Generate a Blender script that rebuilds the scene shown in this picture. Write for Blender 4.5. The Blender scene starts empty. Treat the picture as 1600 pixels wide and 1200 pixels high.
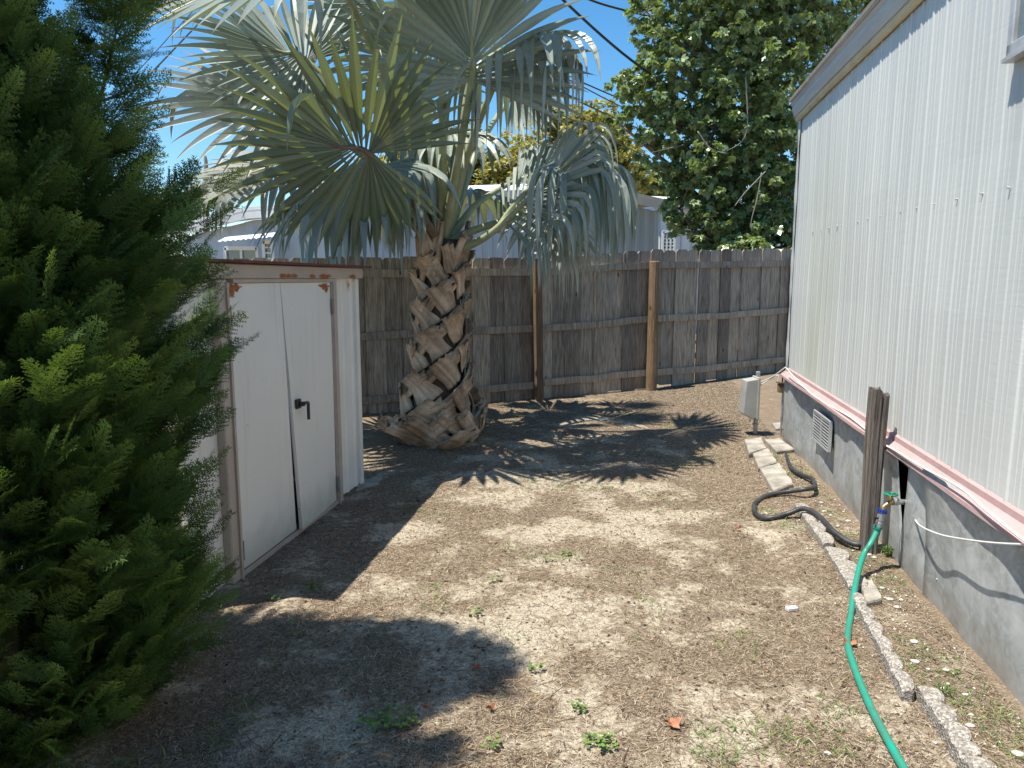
import bpy, math, random
import numpy as np
from mathutils import Vector
RND = random.Random(7)
NR = np.random.default_rng(11)
scene = bpy.context.scene
COL = scene.collection
# ------------------------------------------------------------------ camera
F = 1150.0; PITCH = math.radians(8.17); H = 1.5
CP, SP = math.cos(PITCH), math.sin(PITCH)
cd = bpy.data.cameras.new('camera'); cam = bpy.data.objects.new('camera', cd); COL.objects.link(cam)
cam.location = (0, 0, H); cam.rotation_euler = (math.pi/2 - PITCH, 0, 0)
cd.sensor_width = 36; cd.lens = 36*F/1600; cd.clip_start = .05; cd.clip_end = 3000
scene.camera = cam
def ray(px, py):
    a = (px-800)/F; v = (py-600)/F
    return np.array([a, CP - v*SP, -SP - v*CP])
def G(px, py, z=0.0):
    r = ray(px, py); t = (z-H)/r[2]
    return np.array([0, 0, H]) + r*t
def D(px, py, Y):
    r = ray(px, py); return np.array([0, 0, H]) + r*(Y/r[1])
# neighbour home wall frame
A0 = np.array([2.53, 6.72, 0.0]); U = np.array([-.1695, -.9855, 0]); U /= np.linalg.norm(U)
NW = np.array([U[1], -U[0], 0])      # outward, towards the yard
def W(s, off, z): return A0 + U*s + NW*off + np.array([0, 0, z])
def WP(px, py, off=0.0):
    r = ray(px, py); o = np.array([0, 0, H]); t = ((A0+NW*off-o) @ NW)/(r @ NW); return o + r*t
def WS(px, py, off=0.0):
    p = WP(px, py, off); return (p-A0) @ U, p[2]
# ------------------------------------------------------------------ noise
def vnoise(x, y, seed=0):
    x = np.asarray(x, float); y = np.asarray(y, float)
    xi = np.floor(x).astype(np.int64); yi = np.floor(y).astype(np.int64); fx = x-xi; fy = y-yi
    fx = fx*fx*(3-2*fx); fy = fy*fy*(3-2*fy)
    def h(a, b):
        n = (a*374761393 + b*668265263 + seed*1274126177) & 0xffffffff
        n = ((n ^ (n >> 13))*1274126177) & 0xffffffff
        return ((n ^ (n >> 16)) & 0xffff)/65535.0
    return (h(xi, yi)*(1-fx)+h(xi+1, yi)*fx)*(1-fy) + (h(xi, yi+1)*(1-fx)+h(xi+1, yi+1)*fx)*fy
def fbm(x, y, seed=0, o=4):
    s = 0; a = .5
    for k in range(o): s = s + a*vnoise(x*2**k, y*2**k, seed+k*17); a *= .5
    return s/(1-.5**o)
def nrm(v): v = np.asarray(v, float); return v/ (np.linalg.norm(v)+1e-12)
# ------------------------------------------------------------------ objects
ORG = {}
def tag(o, label=None, cat=None, group=None, kind=None):
    if label: o['label'] = label
    if cat: o['category'] = cat
    if group: o['group'] = group
    if kind: o['kind'] = kind
    return o
def thing(name, loc, label, cat, group=None):
    o = bpy.data.objects.new(name, None); COL.objects.link(o); o.empty_display_size = .1
    o.location = tuple(loc); ORG[o.name] = np.array(loc, float)
    return tag(o, label, cat, group)
def npmesh(name, V, faces, mat, parent=None, smooth=False, tint=None, patch=None, org=None):
    """faces: (M,k) array or list of tuples; V in world coordinates."""
    V = np.asarray(V, float)
    if parent is not None: base = ORG[parent.name]
    elif org is not None: base = np.array(org, float)
    else: base = np.zeros(3)
    V = V - base
    me = bpy.data.meshes.new(name)
    if isinstance(faces, np.ndarray):
        k = faces.shape[1]; m = len(faces)
        me.vertices.add(len(V)); me.vertices.foreach_set('co', V.astype(np.float32).ravel())
        me.loops.add(m*k); me.loops.foreach_set('vertex_index', faces.astype(np.int32).ravel())
        me.polygons.add(m); me.polygons.foreach_set('loop_start', np.arange(0, m*k, k, dtype=np.int32))
        me.update(calc_edges=True)
    else:
        me.from_pydata([tuple(v) for v in V], [], faces)
    me.validate(verbose=False)
    if smooth: me.polygons.foreach_set('use_smooth', [True]*len(me.polygons))
    for nm, arr in (('tint', tint), ('patch', patch)):
        if arr is not None:
            at = me.attributes.new(nm, 'FLOAT', 'POINT'); at.data.foreach_set('value', np.asarray(arr, np.float32))
    me.materials.append(mat); me.update()
    o = bpy.data.objects.new(name, me); COL.objects.link(o)
    ORG[o.name] = base
    if parent is not None: o.parent = parent
    else: o.location = tuple(base)
    return o
class MB:
    def __init__(s): s.v = []; s.f = []; s.t = []
    def add(s, V, Fc, t=.5):
        b = len(s.v); s.v += [tuple(x) for x in V]; s.f += [tuple(i+b for i in f) for f in Fc]
        s.t += [t]*len(V); return s
    def hexa(s, c8, t=.5):       # c8: 4 bottom then 4 top, ccw
        return s.add(c8, [(3,2,1,0),(4,5,6,7),(0,1,5,4),(1,2,6,5),(2,3,7,6),(3,0,4,7)], t)
    def box(s, c, size, ax=None, ay=None, az=None, t=.5, bev=0):
        c = np.asarray(c, float); ax = np.array([1,0,0.]) if ax is None else nrm(ax); ay = np.array([0,1,0.]) if ay is None else nrm(ay)
        az = np.cross(ax, ay) if az is None else nrm(az)
        x, y, z = [q/2 for q in size]
        if bev <= 0:
            return s.hexa([c+ax*i*x+ay*j*y+az*k*z for k in (-1,1) for i,j in ((-1,-1),(1,-1),(1,1),(-1,1))], t)
        b = min(bev, x*.9, y*.9, z*.9); V = []
        for k in (-1, 1):
            for (zz, q) in (((z-b), 0), (z, b)) if k > 0 else ((z, b), ((z-b), 0)):
                for (i, j) in ((-1,-1),(1,-1),(1,1),(-1,1)):
                    X = x-q; Y = y-q
                    e = [(-1,0),(0,-1)] if (i,j)==(-1,-1) else [(0,-1),(1,0)] if (i,j)==(1,-1) else [(1,0),(0,1)] if (i,j)==(1,1) else [(0,1),(-1,0)]
                    for (a, bb) in e:
                        # point on the side given by e, pulled back along the other axis
                        xx = i*X if a else i*(X-b); yy = j*Y if bb else j*(Y-b)
                        V.append(c+ax*xx+ay*yy+az*k*zz)
        Fc = []
        for r in range(3):
            for q in range(8): Fc.append((r*8+q, r*8+(q+1)%8, (r+1)*8+(q+1)%8, (r+1)*8+q))
        Fc.append(tuple(range(7,-1,-1))); Fc.append(tuple(range(24,32)))
        return s.add(V, Fc, t)
    def tube(s, pts, rad, n=8, t=.5, cap=True):
        P = [np.asarray(p, float) for p in pts]; R = rad if hasattr(rad, '__len__') else [rad]*len(P)
        V = []; up = None
        for i, p in enumerate(P):
            d = nrm(P[min(i+1, len(P)-1)]-P[max(i-1, 0)])
            if up is None: up = np.array([0,0,1.]) if abs(d[2]) < .9 else np.array([1.,0,0])
            a = nrm(np.cross(d, up)); up = np.cross(a, d)
            for k in range(n):
                q = 2*math.pi*k/n; V.append(p + (a*math.cos(q)+up*math.sin(q))*R[i])
        Fc = [(i*n+k, i*n+(k+1)%n, (i+1)*n+(k+1)%n, (i+1)*n+k) for i in range(len(P)-1) for k in range(n)]
        if cap: Fc += [tuple(range(n-1,-1,-1)), tuple((len(P)-1)*n+k for k in range(n))]
        return s.add(V, Fc, t)
    def slab(s, Gd, N, th, t=.5):   # Gd[i][j] points, N[i][j] normals -> closed sheet of thickness th
        n, m = len(Gd), len(Gd[0]); V = [Gd[i][j] for i in range(n) for j in range(m)]
        V += [Gd[i][j]-N[i][j]*th for i in range(n) for j in range(m)]; o = n*m; I = lambda i, j: i*m+j
        Fc = []
        for i in range(n-1):
            for j in range(m-1):
                Fc.append((I(i,j), I(i,j+1), I(i+1,j+1), I(i+1,j))); Fc.append((o+I(i,j), o+I(i+1,j), o+I(i+1,j+1), o+I(i,j+1)))
        for i in range(n-1):
            Fc.append((I(i,0), I(i+1,0), o+I(i+1,0), o+I(i,0))); Fc.append((I(i+1,m-1), I(i,m-1), o+I(i,m-1), o+I(i+1,m-1)))
        for j in range(m-1):
            Fc.append((I(0,j+1), I(0,j), o+I(0,j), o+I(0,j+1))); Fc.append((I(n-1,j), I(n-1,j+1), o+I(n-1,j+1), o+I(n-1,j)))
        return s.add(V, Fc, t)
    def build(s, name, mat, parent=None, smooth=False, org=None):
        return npmesh(name, s.v, s.f, mat, parent, smooth, tint=s.t, org=org)
def smoothpath(pts, n=6):
    P = [np.asarray(p, float) for p in pts]; out = []
    for i in range(len(P)-1):
        p0 = P[max(i-1,0)]; p1 = P[i]; p2 = P[i+1]; p3 = P[min(i+2,len(P)-1)]
        for k in range(n):
            t = k/n; out.append(.5*((2*p1)+(p2-p0)*t+(2*p0-5*p1+4*p2-p3)*t*t+(3*p1-p0-3*p2+p3)*t**3))
    out.append(P[-1]); return out
# ------------------------------------------------------------------ materials
class NT:
    def __init__(s, name):
        s.m = bpy.data.materials.new(name); s.m.use_nodes = True; s.t = s.m.node_tree; s.n = s.t.nodes; s.l = s.t.links
        s.p = s.n['Principled BSDF']; s.out = s.n['Material Output']; s._c = {}
    def new(s, k): return s.n.new(k)
    def co(s, scale=(1,1,1)):
        if scale in s._c: return s._c[scale]
        if 'tc' not in s._c: s._c['tc'] = s.new('ShaderNodeTexCoord')
        mp = s.new('ShaderNodeMapping'); mp.inputs['Scale'].default_value = scale
        s.l.new(s._c['tc'].outputs['Object'], mp.inputs[0]); s._c[scale] = mp.outputs[0]; return mp.outputs[0]
    def noise(s, scale, det=4, st=(1,1,1), rough=.55, dist=0):
        n = s.new('ShaderNodeTexNoise'); n.inputs['Scale'].default_value = scale; n.inputs['Detail'].default_value = det
        n.inputs['Roughness'].default_value = rough; n.inputs['Distortion'].default_value = dist
        s.l.new(s.co(st), n.inputs['Vector']); return n.outputs['Fac']
    def ramp(s, fac, stops):
        r = s.new('ShaderNodeValToRGB'); e = r.color_ramp.elements
        while len(e) < len(stops): e.new(.5)
        for k, (p, c) in enumerate(stops):
            e[k].position = p; e[k].color = (c if hasattr(c, '__len__') else (c, c, c)) + (1,) if hasattr(c, '__len__') else (c, c, c, 1)
        s.l.new(fac, r.inputs[0]); return r.outputs[0]
    def mix(s, fac, a, b, mode='MIX'):
        m = s.new('ShaderNodeMix'); m.data_type = 'RGBA'; m.blend_type = mode
        for sock, v in ((m.inputs[0], fac), (m.inputs[6], a), (m.inputs[7], b)):
            if hasattr(v, 'is_linked'): s.l.new(v, sock)
            elif hasattr(v, '__len__'): sock.default_value = tuple(v)+(1,)
            else: sock.default_value = v
        return m.outputs[2]
    def attr(s, name):
        a = s.new('ShaderNodeAttribute'); a.attribute_name = name; return a.outputs['Fac']
    def math(s, op, a, b=0.0):
        m = s.new('ShaderNodeMath'); m.operation = op
        for i, v in ((0, a), (1, b)):
            if hasattr(v, 'is_linked'): s.l.new(v, m.inputs[i])
            else: m.inputs[i].default_value = v
        return m.outputs[0]
    def bump(s, h, st=.3, d=.01):
        b = s.new('ShaderNodeBump'); b.inputs['Strength'].default_value = st; b.inputs['Distance'].default_value = d
        s.l.new(h, b.inputs['Height']); s.l.new(b.outputs[0], s.p.inputs['Normal']); return b
    def fin(s, col, rough=.7, metal=0, spec=.5):
        for k, v in (('Base Color', col), ('Roughness', rough), ('Metallic', metal), ('Specular IOR Level', spec)):
            if hasattr(v, 'is_linked'): s.l.new(v, s.p.inputs[k])
            elif hasattr(v, '__len__'): s.p.inputs[k].default_value = tuple(v)+(1,)
            else: s.p.inputs[k].default_value = v
        return s.m
def simple(name, c1, c2, scale=8, rough=.6, metal=0, bump=.15, st=(1,1,1), d=.004, spec=.5, fine=60):
    t = NT(name); a = t.noise(scale, 5, st); b = t.noise(fine, 3, st)
    f = t.ramp(t.math('ADD', t.math('MULTIPLY', a, .7), t.math('MULTIPLY', b, .3)), [(.35, 0.0), (.65, 1.0)])
    if bump: t.bump(b, bump, d)
    return t.fin(t.mix(f, c1, c2), rough, metal, spec)
def wood(name, dark, light, st=(14,14,1.1), rough=.85, bump=.6, weather=None, d=.004):
    t = NT(name); g = t.noise(4, 6, st, .65, .4); g2 = t.noise(16, 3, st); tn = t.attr('tint'); big = t.noise(1.6, 3)
    f = t.ramp(g, [(.3, 0.0), (.7, 1.0)]); c = t.mix(f, dark, light)
    c = t.mix(1.0, c, t.ramp(tn, [(0, (.62,.60,.60)), (1, (1.3,1.28,1.22))]), 'MULTIPLY')
    c = t.mix(1.0, c, t.ramp(big, [(.3, (.8,.79,.78)), (.7, (1.12,1.12,1.1))]), 'MULTIPLY')
    # knots
    v = t.new('ShaderNodeTexVoronoi'); v.inputs['Scale'].default_value = 1.0; t.l.new(t.co((5.2,5.2,2.6)), v.inputs['Vector'])
    k = t.ramp(v.outputs['Distance'], [(.05, 1.0), (.1, 0.0)]); c = t.mix(t.math('MULTIPLY', k, .8), c, tuple(q*.25 for q in dark))
    if weather: c = t.mix(t.math('MULTIPLY', t.ramp(t.noise(2.2, 4), [(.45, 0.0), (.62, 1.0)]), .6), c, weather)
    t.bump(t.math('ADD', g, t.math('MULTIPLY', g2, .5)), bump, d)
    return t.fin(c, rough, 0, .25)
def foliage(name, dark, light, trans, rough=.5, tw=.35, spec=.4, tip=False):
    t = NT(name); tn = t.attr('tint')
    c = t.mix(tn, dark, light)
    if tip: c = t.mix(t.ramp(t.attr('patch'), [(.82, 0.0), (1.0, .85)]), c, (.34,.27,.16))
    tc = t.mix(tn, tuple(q*.7 for q in trans), trans)
    t.fin(c, rough, 0, spec)
    tr = t.new('ShaderNodeBsdfTranslucent'); t.l.new(tc, tr.inputs[0]); ms = t.new('ShaderNodeMixShader'); ms.inputs[0].default_value = tw
    t.l.new(t.p.outputs[0], ms.inputs[1]); t.l.new(tr.outputs[0], ms.inputs[2]); t.l.new(ms.outputs[0], t.out.inputs[0])
    return t.m
M = {}
M['fence'] = wood('weathered_fence_wood', (.14,.12,.098), (.50,.44,.375))
M['post'] = wood('post_wood', (.10,.066,.042), (.28,.195,.125))
M['old_post'] = wood('grey_rotten_wood', (.05,.042,.038), (.33,.29,.265), (20,20,.8), .9, 1.0, None, .015)
M['shed_white'] = simple('white_shed_paint', (.66,.64,.59), (.76,.735,.68), 3, .45, 0, .08)
M['shed_tan'] = simple('tan_shed_trim', (.36,.30,.255), (.46,.39,.33), 5, .5, 0, .1)
M['black'] = simple('black_handle', (.012,.012,.013), (.03,.03,.032), 20, .35)
M['concrete'] = simple('grey_concrete', (.24,.23,.21), (.46,.44,.41), 12, .9, 0, .5, d=.006)
M['hose_black'] = simple('black_hose_rubber', (.018,.019,.021), (.05,.052,.055), 14, .5, 0, .1)
M['hose_green'] = simple('green_hose_vinyl', (.05,.17,.12), (.005,.29,.20), 7, .45, 0, .15, fine=25)
M['green'] = simple('green_tap_handle', (.0,.12,.07), (.01,.22,.13), 20, .4)
M['brass'] = simple('aged_brass', (.28,.19,.09), (.48,.34,.18), 30, .38, .85)
M['galv'] = simple('galvanised_pipe', (.35,.36,.36), (.58,.59,.59), 30, .4, .7)
M['blue'] = simple('blue_plastic', (.01,.03,.2), (.03,.06,.34), 20, .35)
M['cable'] = simple('white_cable', (.62,.61,.58), (.75,.74,.71), 20, .45)
M['box_grey'] = simple('grey_utility_plastic', (.29,.285,.265), (.38,.37,.345), 6, .55, 0, .06)
M['pink'] = simple('faded_pink_paint', (.50,.33,.33), (.62,.45,.45), 5, .5, 0, .12)
t = NT('dirty_pink_paint'); a = t.noise(5, 5); c = t.mix(a, (.40,.25,.245), (.52,.36,.35)); c = t.mix(t.math('MULTIPLY', t.ramp(t.noise(9, 5, (1,1,1), .7), [(.48, 0.0), (.66, 1.0)]), .55), c, (.30,.24,.20)); t.bump(t.noise(30, 3), .2, .003); M['pink'] = t.fin(c, .6)
t = NT('stained_white_door'); xyz = t.new('ShaderNodeSeparateXYZ'); t.l.new(t.co(), xyz.inputs[0]); z = t.math('ADD', xyz.outputs[2], t.math('MULTIPLY', t.noise(9, 5), .30)); c = t.mix(t.noise(2.5, 4), (.66,.645,.60), (.76,.74,.69)); c = t.mix(t.math('MULTIPLY', t.ramp(z, [(.16, 1.0), (.40, 0.0)]), .55), c, (.33,.33,.25)); c = t.mix(t.math('MULTIPLY', t.ramp(t.noise(5, 5, (3,3,.25)), [(.56, 0.0), (.75, 1.0)]), .35), c, (.46,.42,.35)); c = t.mix(t.ramp(t.noise(45, 2), [(.74, 0.0), (.77, .8)]), c, (.25,.16,.1)); t.bump(t.noise(2.2, 2), .35, .02); M['door'] = t.fin(c, .42)
M['cream'] = simple('cream_painted_strip', (.58,.49,.29), (.72,.63,.42), 6, .6)
M['dark'] = simple('painted_recess_shade', (.01,.01,.01), (.02,.02,.02), 6, .9)  # near-black colour painted for the shade under the home and behind louvres
M['vent'] = simple('vent_metal', (.42,.43,.43), (.56,.57,.57), 12, .4, .3)
M['wire'] = simple('overhead_wire', (.012,.012,.013), (.022,.022,.024), 3, .6, 0, 0)
M['stone_white'] = simple('pale_limestone', (.40,.37,.32), (.60,.57,.51), 30, .85, 0, .4)
M['stem'] = simple('bark', (.10,.075,.05), (.2,.155,.11), 12, .9, 0, .6, (3,3,1))
M['bark_grey'] = simple('grey_bark', (.13,.115,.095), (.30,.28,.24), 9, .9, 0, .6, (2,2,.6))
M['bark_pale'] = simple('pale_bare_bark', (.16,.145,.12), (.30,.275,.24), 9, .9, 0, .4)
M['deadleaf'] = simple('orange_dead_leaf', (.24,.085,.04), (.42,.18,.09), 30, .7)
M['tile'] = simple('brick_red_paving', (.20,.125,.11), (.31,.22,.20), 12, .9, 0, .4)
M['glass'] = simple('window_glass', (.10,.14,.15), (.14,.18,.19), 2, .08, 0, 0, spec=1)
M['alum'] = simple('aluminium_frame', (.42,.42,.41), (.58,.58,.57), 12, .4, .4)
M['white'] = simple('white_paint', (.66,.68,.70), (.76,.78,.80), 4, .5)
M['bgwall'] = simple('pale_blue_grey_siding', (.40,.45,.49), (.46,.51,.55), 2, .5, 0, .02)
M['bgroof'] = simple('white_roof', (.60,.60,.59), (.74,.74,.72), 3, .6)
def rusty(name, base, pos, rad):
    t = NT(name); c = t.mix(t.noise(3, 4), tuple(q*.93 for q in base), tuple(q*1.05 for q in base))
    return t, c
# shed roof lip: rust red over paint
M['rustroof'] = simple('rust_red_roof_edge', (.075,.024,.016), (.17,.058,.035), 9, .8, 0, .4)
M['rust'] = simple('rust_patch', (.20,.062,.018), (.40,.15,.05), 60, .9, 0, .4)
# siding
t = NT('white_corrugated_siding'); c = t.mix(t.noise(1.3, 4, (1,1,.25)), (.51,.525,.51), (.61,.62,.60))
c = t.mix(t.math('MULTIPLY', t.ramp(t.noise(5, 5, (1,1,.10)), [(.52, 0.0), (.75, 1.0)]), .28), c, (.38,.41,.38))
xyz = t.new('ShaderNodeSeparateXYZ'); t.l.new(t.co(), xyz.inputs[0])
sl = t.math('SUBTRACT', 1.0, t.math('MULTIPLY', t.math('ABSOLUTE', t.math('ADD', xyz.outputs[1], 1.0)), 1.3))
low = t.math('SUBTRACT', 1.25, t.math('MULTIPLY', xyz.outputs[2], .42))
st = t.math('MULTIPLY', t.math('MAXIMUM', sl, 0), t.math('MULTIPLY', t.math('MAXIMUM', low, 0), t.ramp(t.noise(3, 4, (1,3,.3)), [(.35, .2), (.6, 1.0)])))
c = t.mix(t.math('MINIMUM', t.math('MULTIPLY', st, .6), .6), c, (.46,.48,.30))
hn = t.noise(3, 3, (1,1.6,26)); vs = t.noise(9, 3, (1,1,.06)); c = t.mix(1.0, c, t.ramp(vs, [(.3, (.90,.91,.91)), (.7, (1.06,1.06,1.05))]), 'MULTIPLY'); big = t.noise(.9, 2, (1,1,.6)); t.bump(t.math('ADD', t.math('ADD', hn, t.math('MULTIPLY', t.noise(90, 2), .35)), t.math('MULTIPLY', big, 1.2)), .2, .004); M['siding'] = t.fin(c, .42, 0, .5)
# fascia grey
M['fascia'] = simple('grey_painted_fascia', (.46,.475,.475), (.58,.59,.58), 3, .55, 0, .2, (1,1,6))
M['drip'] = simple('dark_drip_edge', (.14,.13,.115), (.25,.23,.2), 8, .8)
# galvanised skirt
t = NT('galvanised_skirting'); a = t.noise(3.2, 6, (1,1,1.3), .62, 1.2); b = t.noise(14, 4, (1,1,1), .6, 1.5)
c = t.mix(t.ramp(a, [(.3, 0.0), (.7, 1.0)]), (.26,.275,.275), (.52,.55,.555)); c = t.mix(t.ramp(b, [(.42, 0.0), (.7, .6)]), c, (.62,.65,.67))
xyz = t.new('ShaderNodeSeparateXYZ'); t.l.new(t.co(), xyz.inputs[0])
dirt = t.ramp(t.math('ADD', xyz.outputs[2], t.math('MULTIPLY', t.noise(6, 4), .25)), [(.12, 1.0), (.33, 0.0)])
c = t.mix(t.math('MULTIPLY', dirt, .7), c, (.24,.22,.185)); t.bump(t.noise(40, 3), .1, .002)
M['skirt'] = t.fin(c, t.ramp(a, [(.3, .55), (.7, .38)]), .25)
# trunk boots
t = NT('palm_leaf_base'); g = t.noise(4, 3, (1,1,1), .5, .5); w = t.noise(30, 4, (1,1,1.5), .6, .6); tn = t.attr('tint')
c = t.mix(t.ramp(g, [(.35, 0.0), (.65, 1.0)]), (.27,.185,.115), (.60,.475,.35)); c = t.mix(1.0, c, t.ramp(tn, [(0, (.62,.58,.55)), (.5, (1.1,1.08,1.06)), (1, (1.5,1.52,1.55))]), 'MULTIPLY')
c = t.mix(1.0, c, t.ramp(w, [(.3, (.86,.85,.84)), (.7, (1.10,1.09,1.08))]), 'MULTIPLY')
t.bump(w, .35, .006); M['boot'] = t.fin(c, .85, 0, .25)
M['trunkcore'] = simple('palm_fibre', (.05,.036,.025), (.12,.09,.06), 25, .95, 0, .8)
M['petiole'] = simple('palm_petiole', (.22,.25,.12), (.36,.38,.24), 9, .5, 0, .2, (1,1,.4))
M['petiole_brown'] = simple('brown_palm_petiole', (.09,.062,.045), (.19,.15,.10), 9, .6, 0, .3, (1,1,.4))
M['frond'] = foliage('silver_palm_blade', (.18,.225,.195), (.45,.49,.44), (.22,.27,.08), .40, .22, tip=True)
M['frond_green'] = foliage('green_palm_blade', (.11,.155,.105), (.24,.295,.22), (.21,.25,.05), .40, .30, tip=True)
M['frond_dry'] = foliage('dry_palm_blade', (.28,.30,.26), (.52,.53,.47), (.25,.25,.1), .5, .25, tip=True)
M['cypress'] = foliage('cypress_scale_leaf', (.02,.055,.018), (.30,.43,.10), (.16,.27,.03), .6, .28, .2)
M['maple'] = foliage('glossy_tree_leaf', (.085,.14,.055), (.38,.46,.22), (.32,.44,.08), .30, .32, .6)
M['redleaf'] = foliage('reddish_new_leaf', (.25,.09,.05), (.40,.2,.12), (.4,.15,.04), .5, .3)
M['oak'] = foliage('yellow_green_leaf', (.19,.185,.05), (.52,.47,.14), (.42,.40,.07), .6, .3)
M['ltgreen'] = foliage('light_green_leaf', (.08,.14,.05), (.24,.34,.13), (.2,.3,.05), .6, .3)
M['grass'] = foliage('green_grass_blade', (.07,.13,.03), (.22,.32,.09), (.2,.3,.05), .6, .3)
t = NT('dry_thatch'); tn = t.attr('tint'); M['straw'] = t.fin(t.ramp(tn, [(0, (.035,.025,.018)), (.4, (.15,.105,.07)), (.75, (.36,.28,.19)), (1, (.52,.45,.35))]), .85, 0, .2)
t = NT('leaf_litter'); M['litter'] = t.fin(t.ramp(t.attr('tint'), [(0, (.035,.022,.015)), (.5, (.12,.075,.045)), (1, (.40,.27,.15))]), .8, 0, .2)
# aggregate concrete edging
t = NT('exposed_aggregate_concrete'); v = t.new('ShaderNodeTexVoronoi'); v.inputs['Scale'].default_value = 130; t.l.new(t.co(), v.inputs['Vector'])
sp = t.new('ShaderNodeSeparateColor'); t.l.new(v.outputs['Color'], sp.inputs[0])
c = t.ramp(sp.outputs[0], [(0, (.13,.115,.10)), (.4, (.25,.225,.20)), (1, (.52,.49,.44))])
c = t.mix(t.noise(6, 4), c, t.mix(.5, c, (.30,.27,.23))); t.bump(v.outputs['Distance'], .8, .006); M['aggregate'] = t.fin(c, .9, 0, .2)
t = NT('sandy_concrete'); c = t.mix(t.ramp(t.noise(9, 5), [(.35,0.0),(.65,1.0)]), (.22,.20,.17), (.40,.37,.32)); c = t.mix(t.ramp(t.noise(120,2), [(.5,0.0),(.7,.5)]), c, (.22,.2,.17))
t.bump(t.noise(60, 4), .6, .006); M['paver'] = t.fin(c, .9, 0, .2)
# ground
t = NT('sandy_ground'); pt = t.attr('patch'); n1 = t.noise(26, 6, (1,1,1), .65); n2 = t.noise(120, 4, (1,1,1), .7); n3 = t.noise(5, 5)
sand = t.mix(t.ramp(n2, [(.35, 0.0), (.65, 1.0)]), (.29,.245,.18), (.60,.535,.42))
th = t.mix(t.ramp(n2, [(.35, 0.0), (.65, 1.0)]), (.085,.062,.042), (.32,.245,.17)); th = t.mix(t.ramp(n3, [(.4,0.0),(.7,.5)]), th, (.27,.22,.16))
wd_ = t.ramp(t.noise(70, 3, (1,1,1), .8), [(.53, 0.0), (.63, .8)]); sand = t.mix(wd_, sand, (.17,.13,.09))
f = t.ramp(t.math('ADD', pt, t.math('ADD', t.math('MULTIPLY', t.math('SUBTRACT', n1, .5), 2.6), t.math('MULTIPLY', t.math('SUBTRACT', n2, .5), .9))), [(.22, 0.0), (.74, 1.0)])
c = t.mix(f, sand, th); t.bump(t.math('ADD', n1, t.math('MULTIPLY', n2, .7)), .75, .018); M['ground'] = t.fin(c, .95, 0, .15)
# ------------------------------------------------------------------ world, sun
SHX, SHY = .345, .135            # shadow offset per metre of height
SUN = nrm([-SHX, -SHY, 1.0]); ELEV = math.asin(SUN[2])
wd = bpy.data.worlds.new('World'); scene.world = wd; wd.use_nodes = True
nt = wd.node_tree; bg = nt.nodes['Background']; sk = nt.nodes.new('ShaderNodeTexSky'); sk.sky_type = 'NISHITA'; sk.sun_disc = False
sk.sun_elevation = ELEV; sk.sun_rotation = math.atan2(SUN[0], SUN[1]); sk.air_density = 1.0; sk.dust_density = .15; sk.ozone_density = 3.0; sk.altitude = 0
hs = nt.nodes.new('ShaderNodeHueSaturation'); hs.inputs['Saturation'].default_value = 1.30; hs.inputs['Hue'].default_value = .493; nt.links.new(sk.outputs[0], hs.inputs['Color']); nt.links.new(hs.outputs[0], bg.inputs[0]); bg.inputs[1].default_value = .10
sd = bpy.data.lights.new('sun', 'SUN'); sd.energy = 4.5; sd.angle = math.radians(.5); sd.color = (1, .945, .84)
so = bpy.data.objects.new('sun', sd); COL.objects.link(so); so.rotation_euler = Vector(tuple(SUN)).to_track_quat('Z', 'Y').to_euler()
so.location = (-5, -2, 12)
scene.view_settings.view_transform = 'Standard'; scene.view_settings.look = 'None'; scene.view_settings.gamma = 1; scene.view_settings.exposure = 0.92
scene.render.engine = 'CYCLES'
# ------------------------------------------------------------------ ground
def gz(x, y):
    x = np.asarray(x, float); y = np.asarray(y, float)
    r = np.clip((y-7.5)/3.3, 0, 1)*np.clip((x+1.5)/5, 0, 1)*.13
    near = np.exp(-((y-5)/9)**2-(x/9)**2)
    b = (fbm(x*.9+3, y*.9, 5)-.5)*.05 + (fbm(x*7, y*7, 9, 3)-.5)*.018
    d = (x-A0[0])*NW[0]+(y-A0[1])*NW[1]           # distance out from the home wall
    bed = np.clip((.62-d)/.12, 0, 1)*np.clip((6.2-y)/.5, 0, 1)*np.clip((d+.25)/.2, 0, 1)*.035
    return r + b*near + bed
def patchf(x, y):
    p = fbm(x*1.1+7, y*1.1+2, 31, 4); q = fbm(x*4, y*4, 77, 3)
    p2 = fbm(x*2.6+1, y*2.6+8, 131, 3); q2 = fbm(x*9, y*9, 177, 3); v = .70 + (p-.5)*.8 + (p2-.5)*.9 + (q-.5)*1.5 + (q2-.5)*1.1
    v = v + .30*np.clip((y-6.0)/1.5, 0, 1) + .35*np.clip((x-1.0)/.8, 0, 1) - .17*np.exp(-((x-.25)/.8)**2-((y-2.9)/1.1)**2) - .10*np.exp(-((x+.2)/.9)**2-((y-4.6)/.9)**2)
    v = v + .25*np.exp(-((x+1.0)/.35)**2)*np.clip(y-2.8,0,1)
    return np.clip(v, 0, 1)
def axis(lo, hi, fl, fh, step, big):
    a = list(np.arange(fl, fh+1e-6, step)); g = step; v = fl
    left = []
    while v > lo: g *= 1.35; v -= min(g, big); left.append(max(v, lo))
    g = step; v = fh; right = []
    while v < hi: g *= 1.35; v += min(g, big); right.append(min(v, hi))
    return np.array(left[::-1]+a+right)
gx = axis(-600, 600, -3.2, 4.2, .035, 80); gy = axis(-60, 1200, 1.6, 11.4, .045, 80)
XX, YY = np.meshgrid(gx, gy); ZZ = gz(XX, YY); nx, ny = len(gx), len(gy)
idx = np.arange(nx*ny).reshape(ny, nx)
fc = np.stack([idx[:-1,:-1], idx[:-1,1:], idx[1:,1:], idx[1:,:-1]], -1).reshape(-1, 4)
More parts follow.
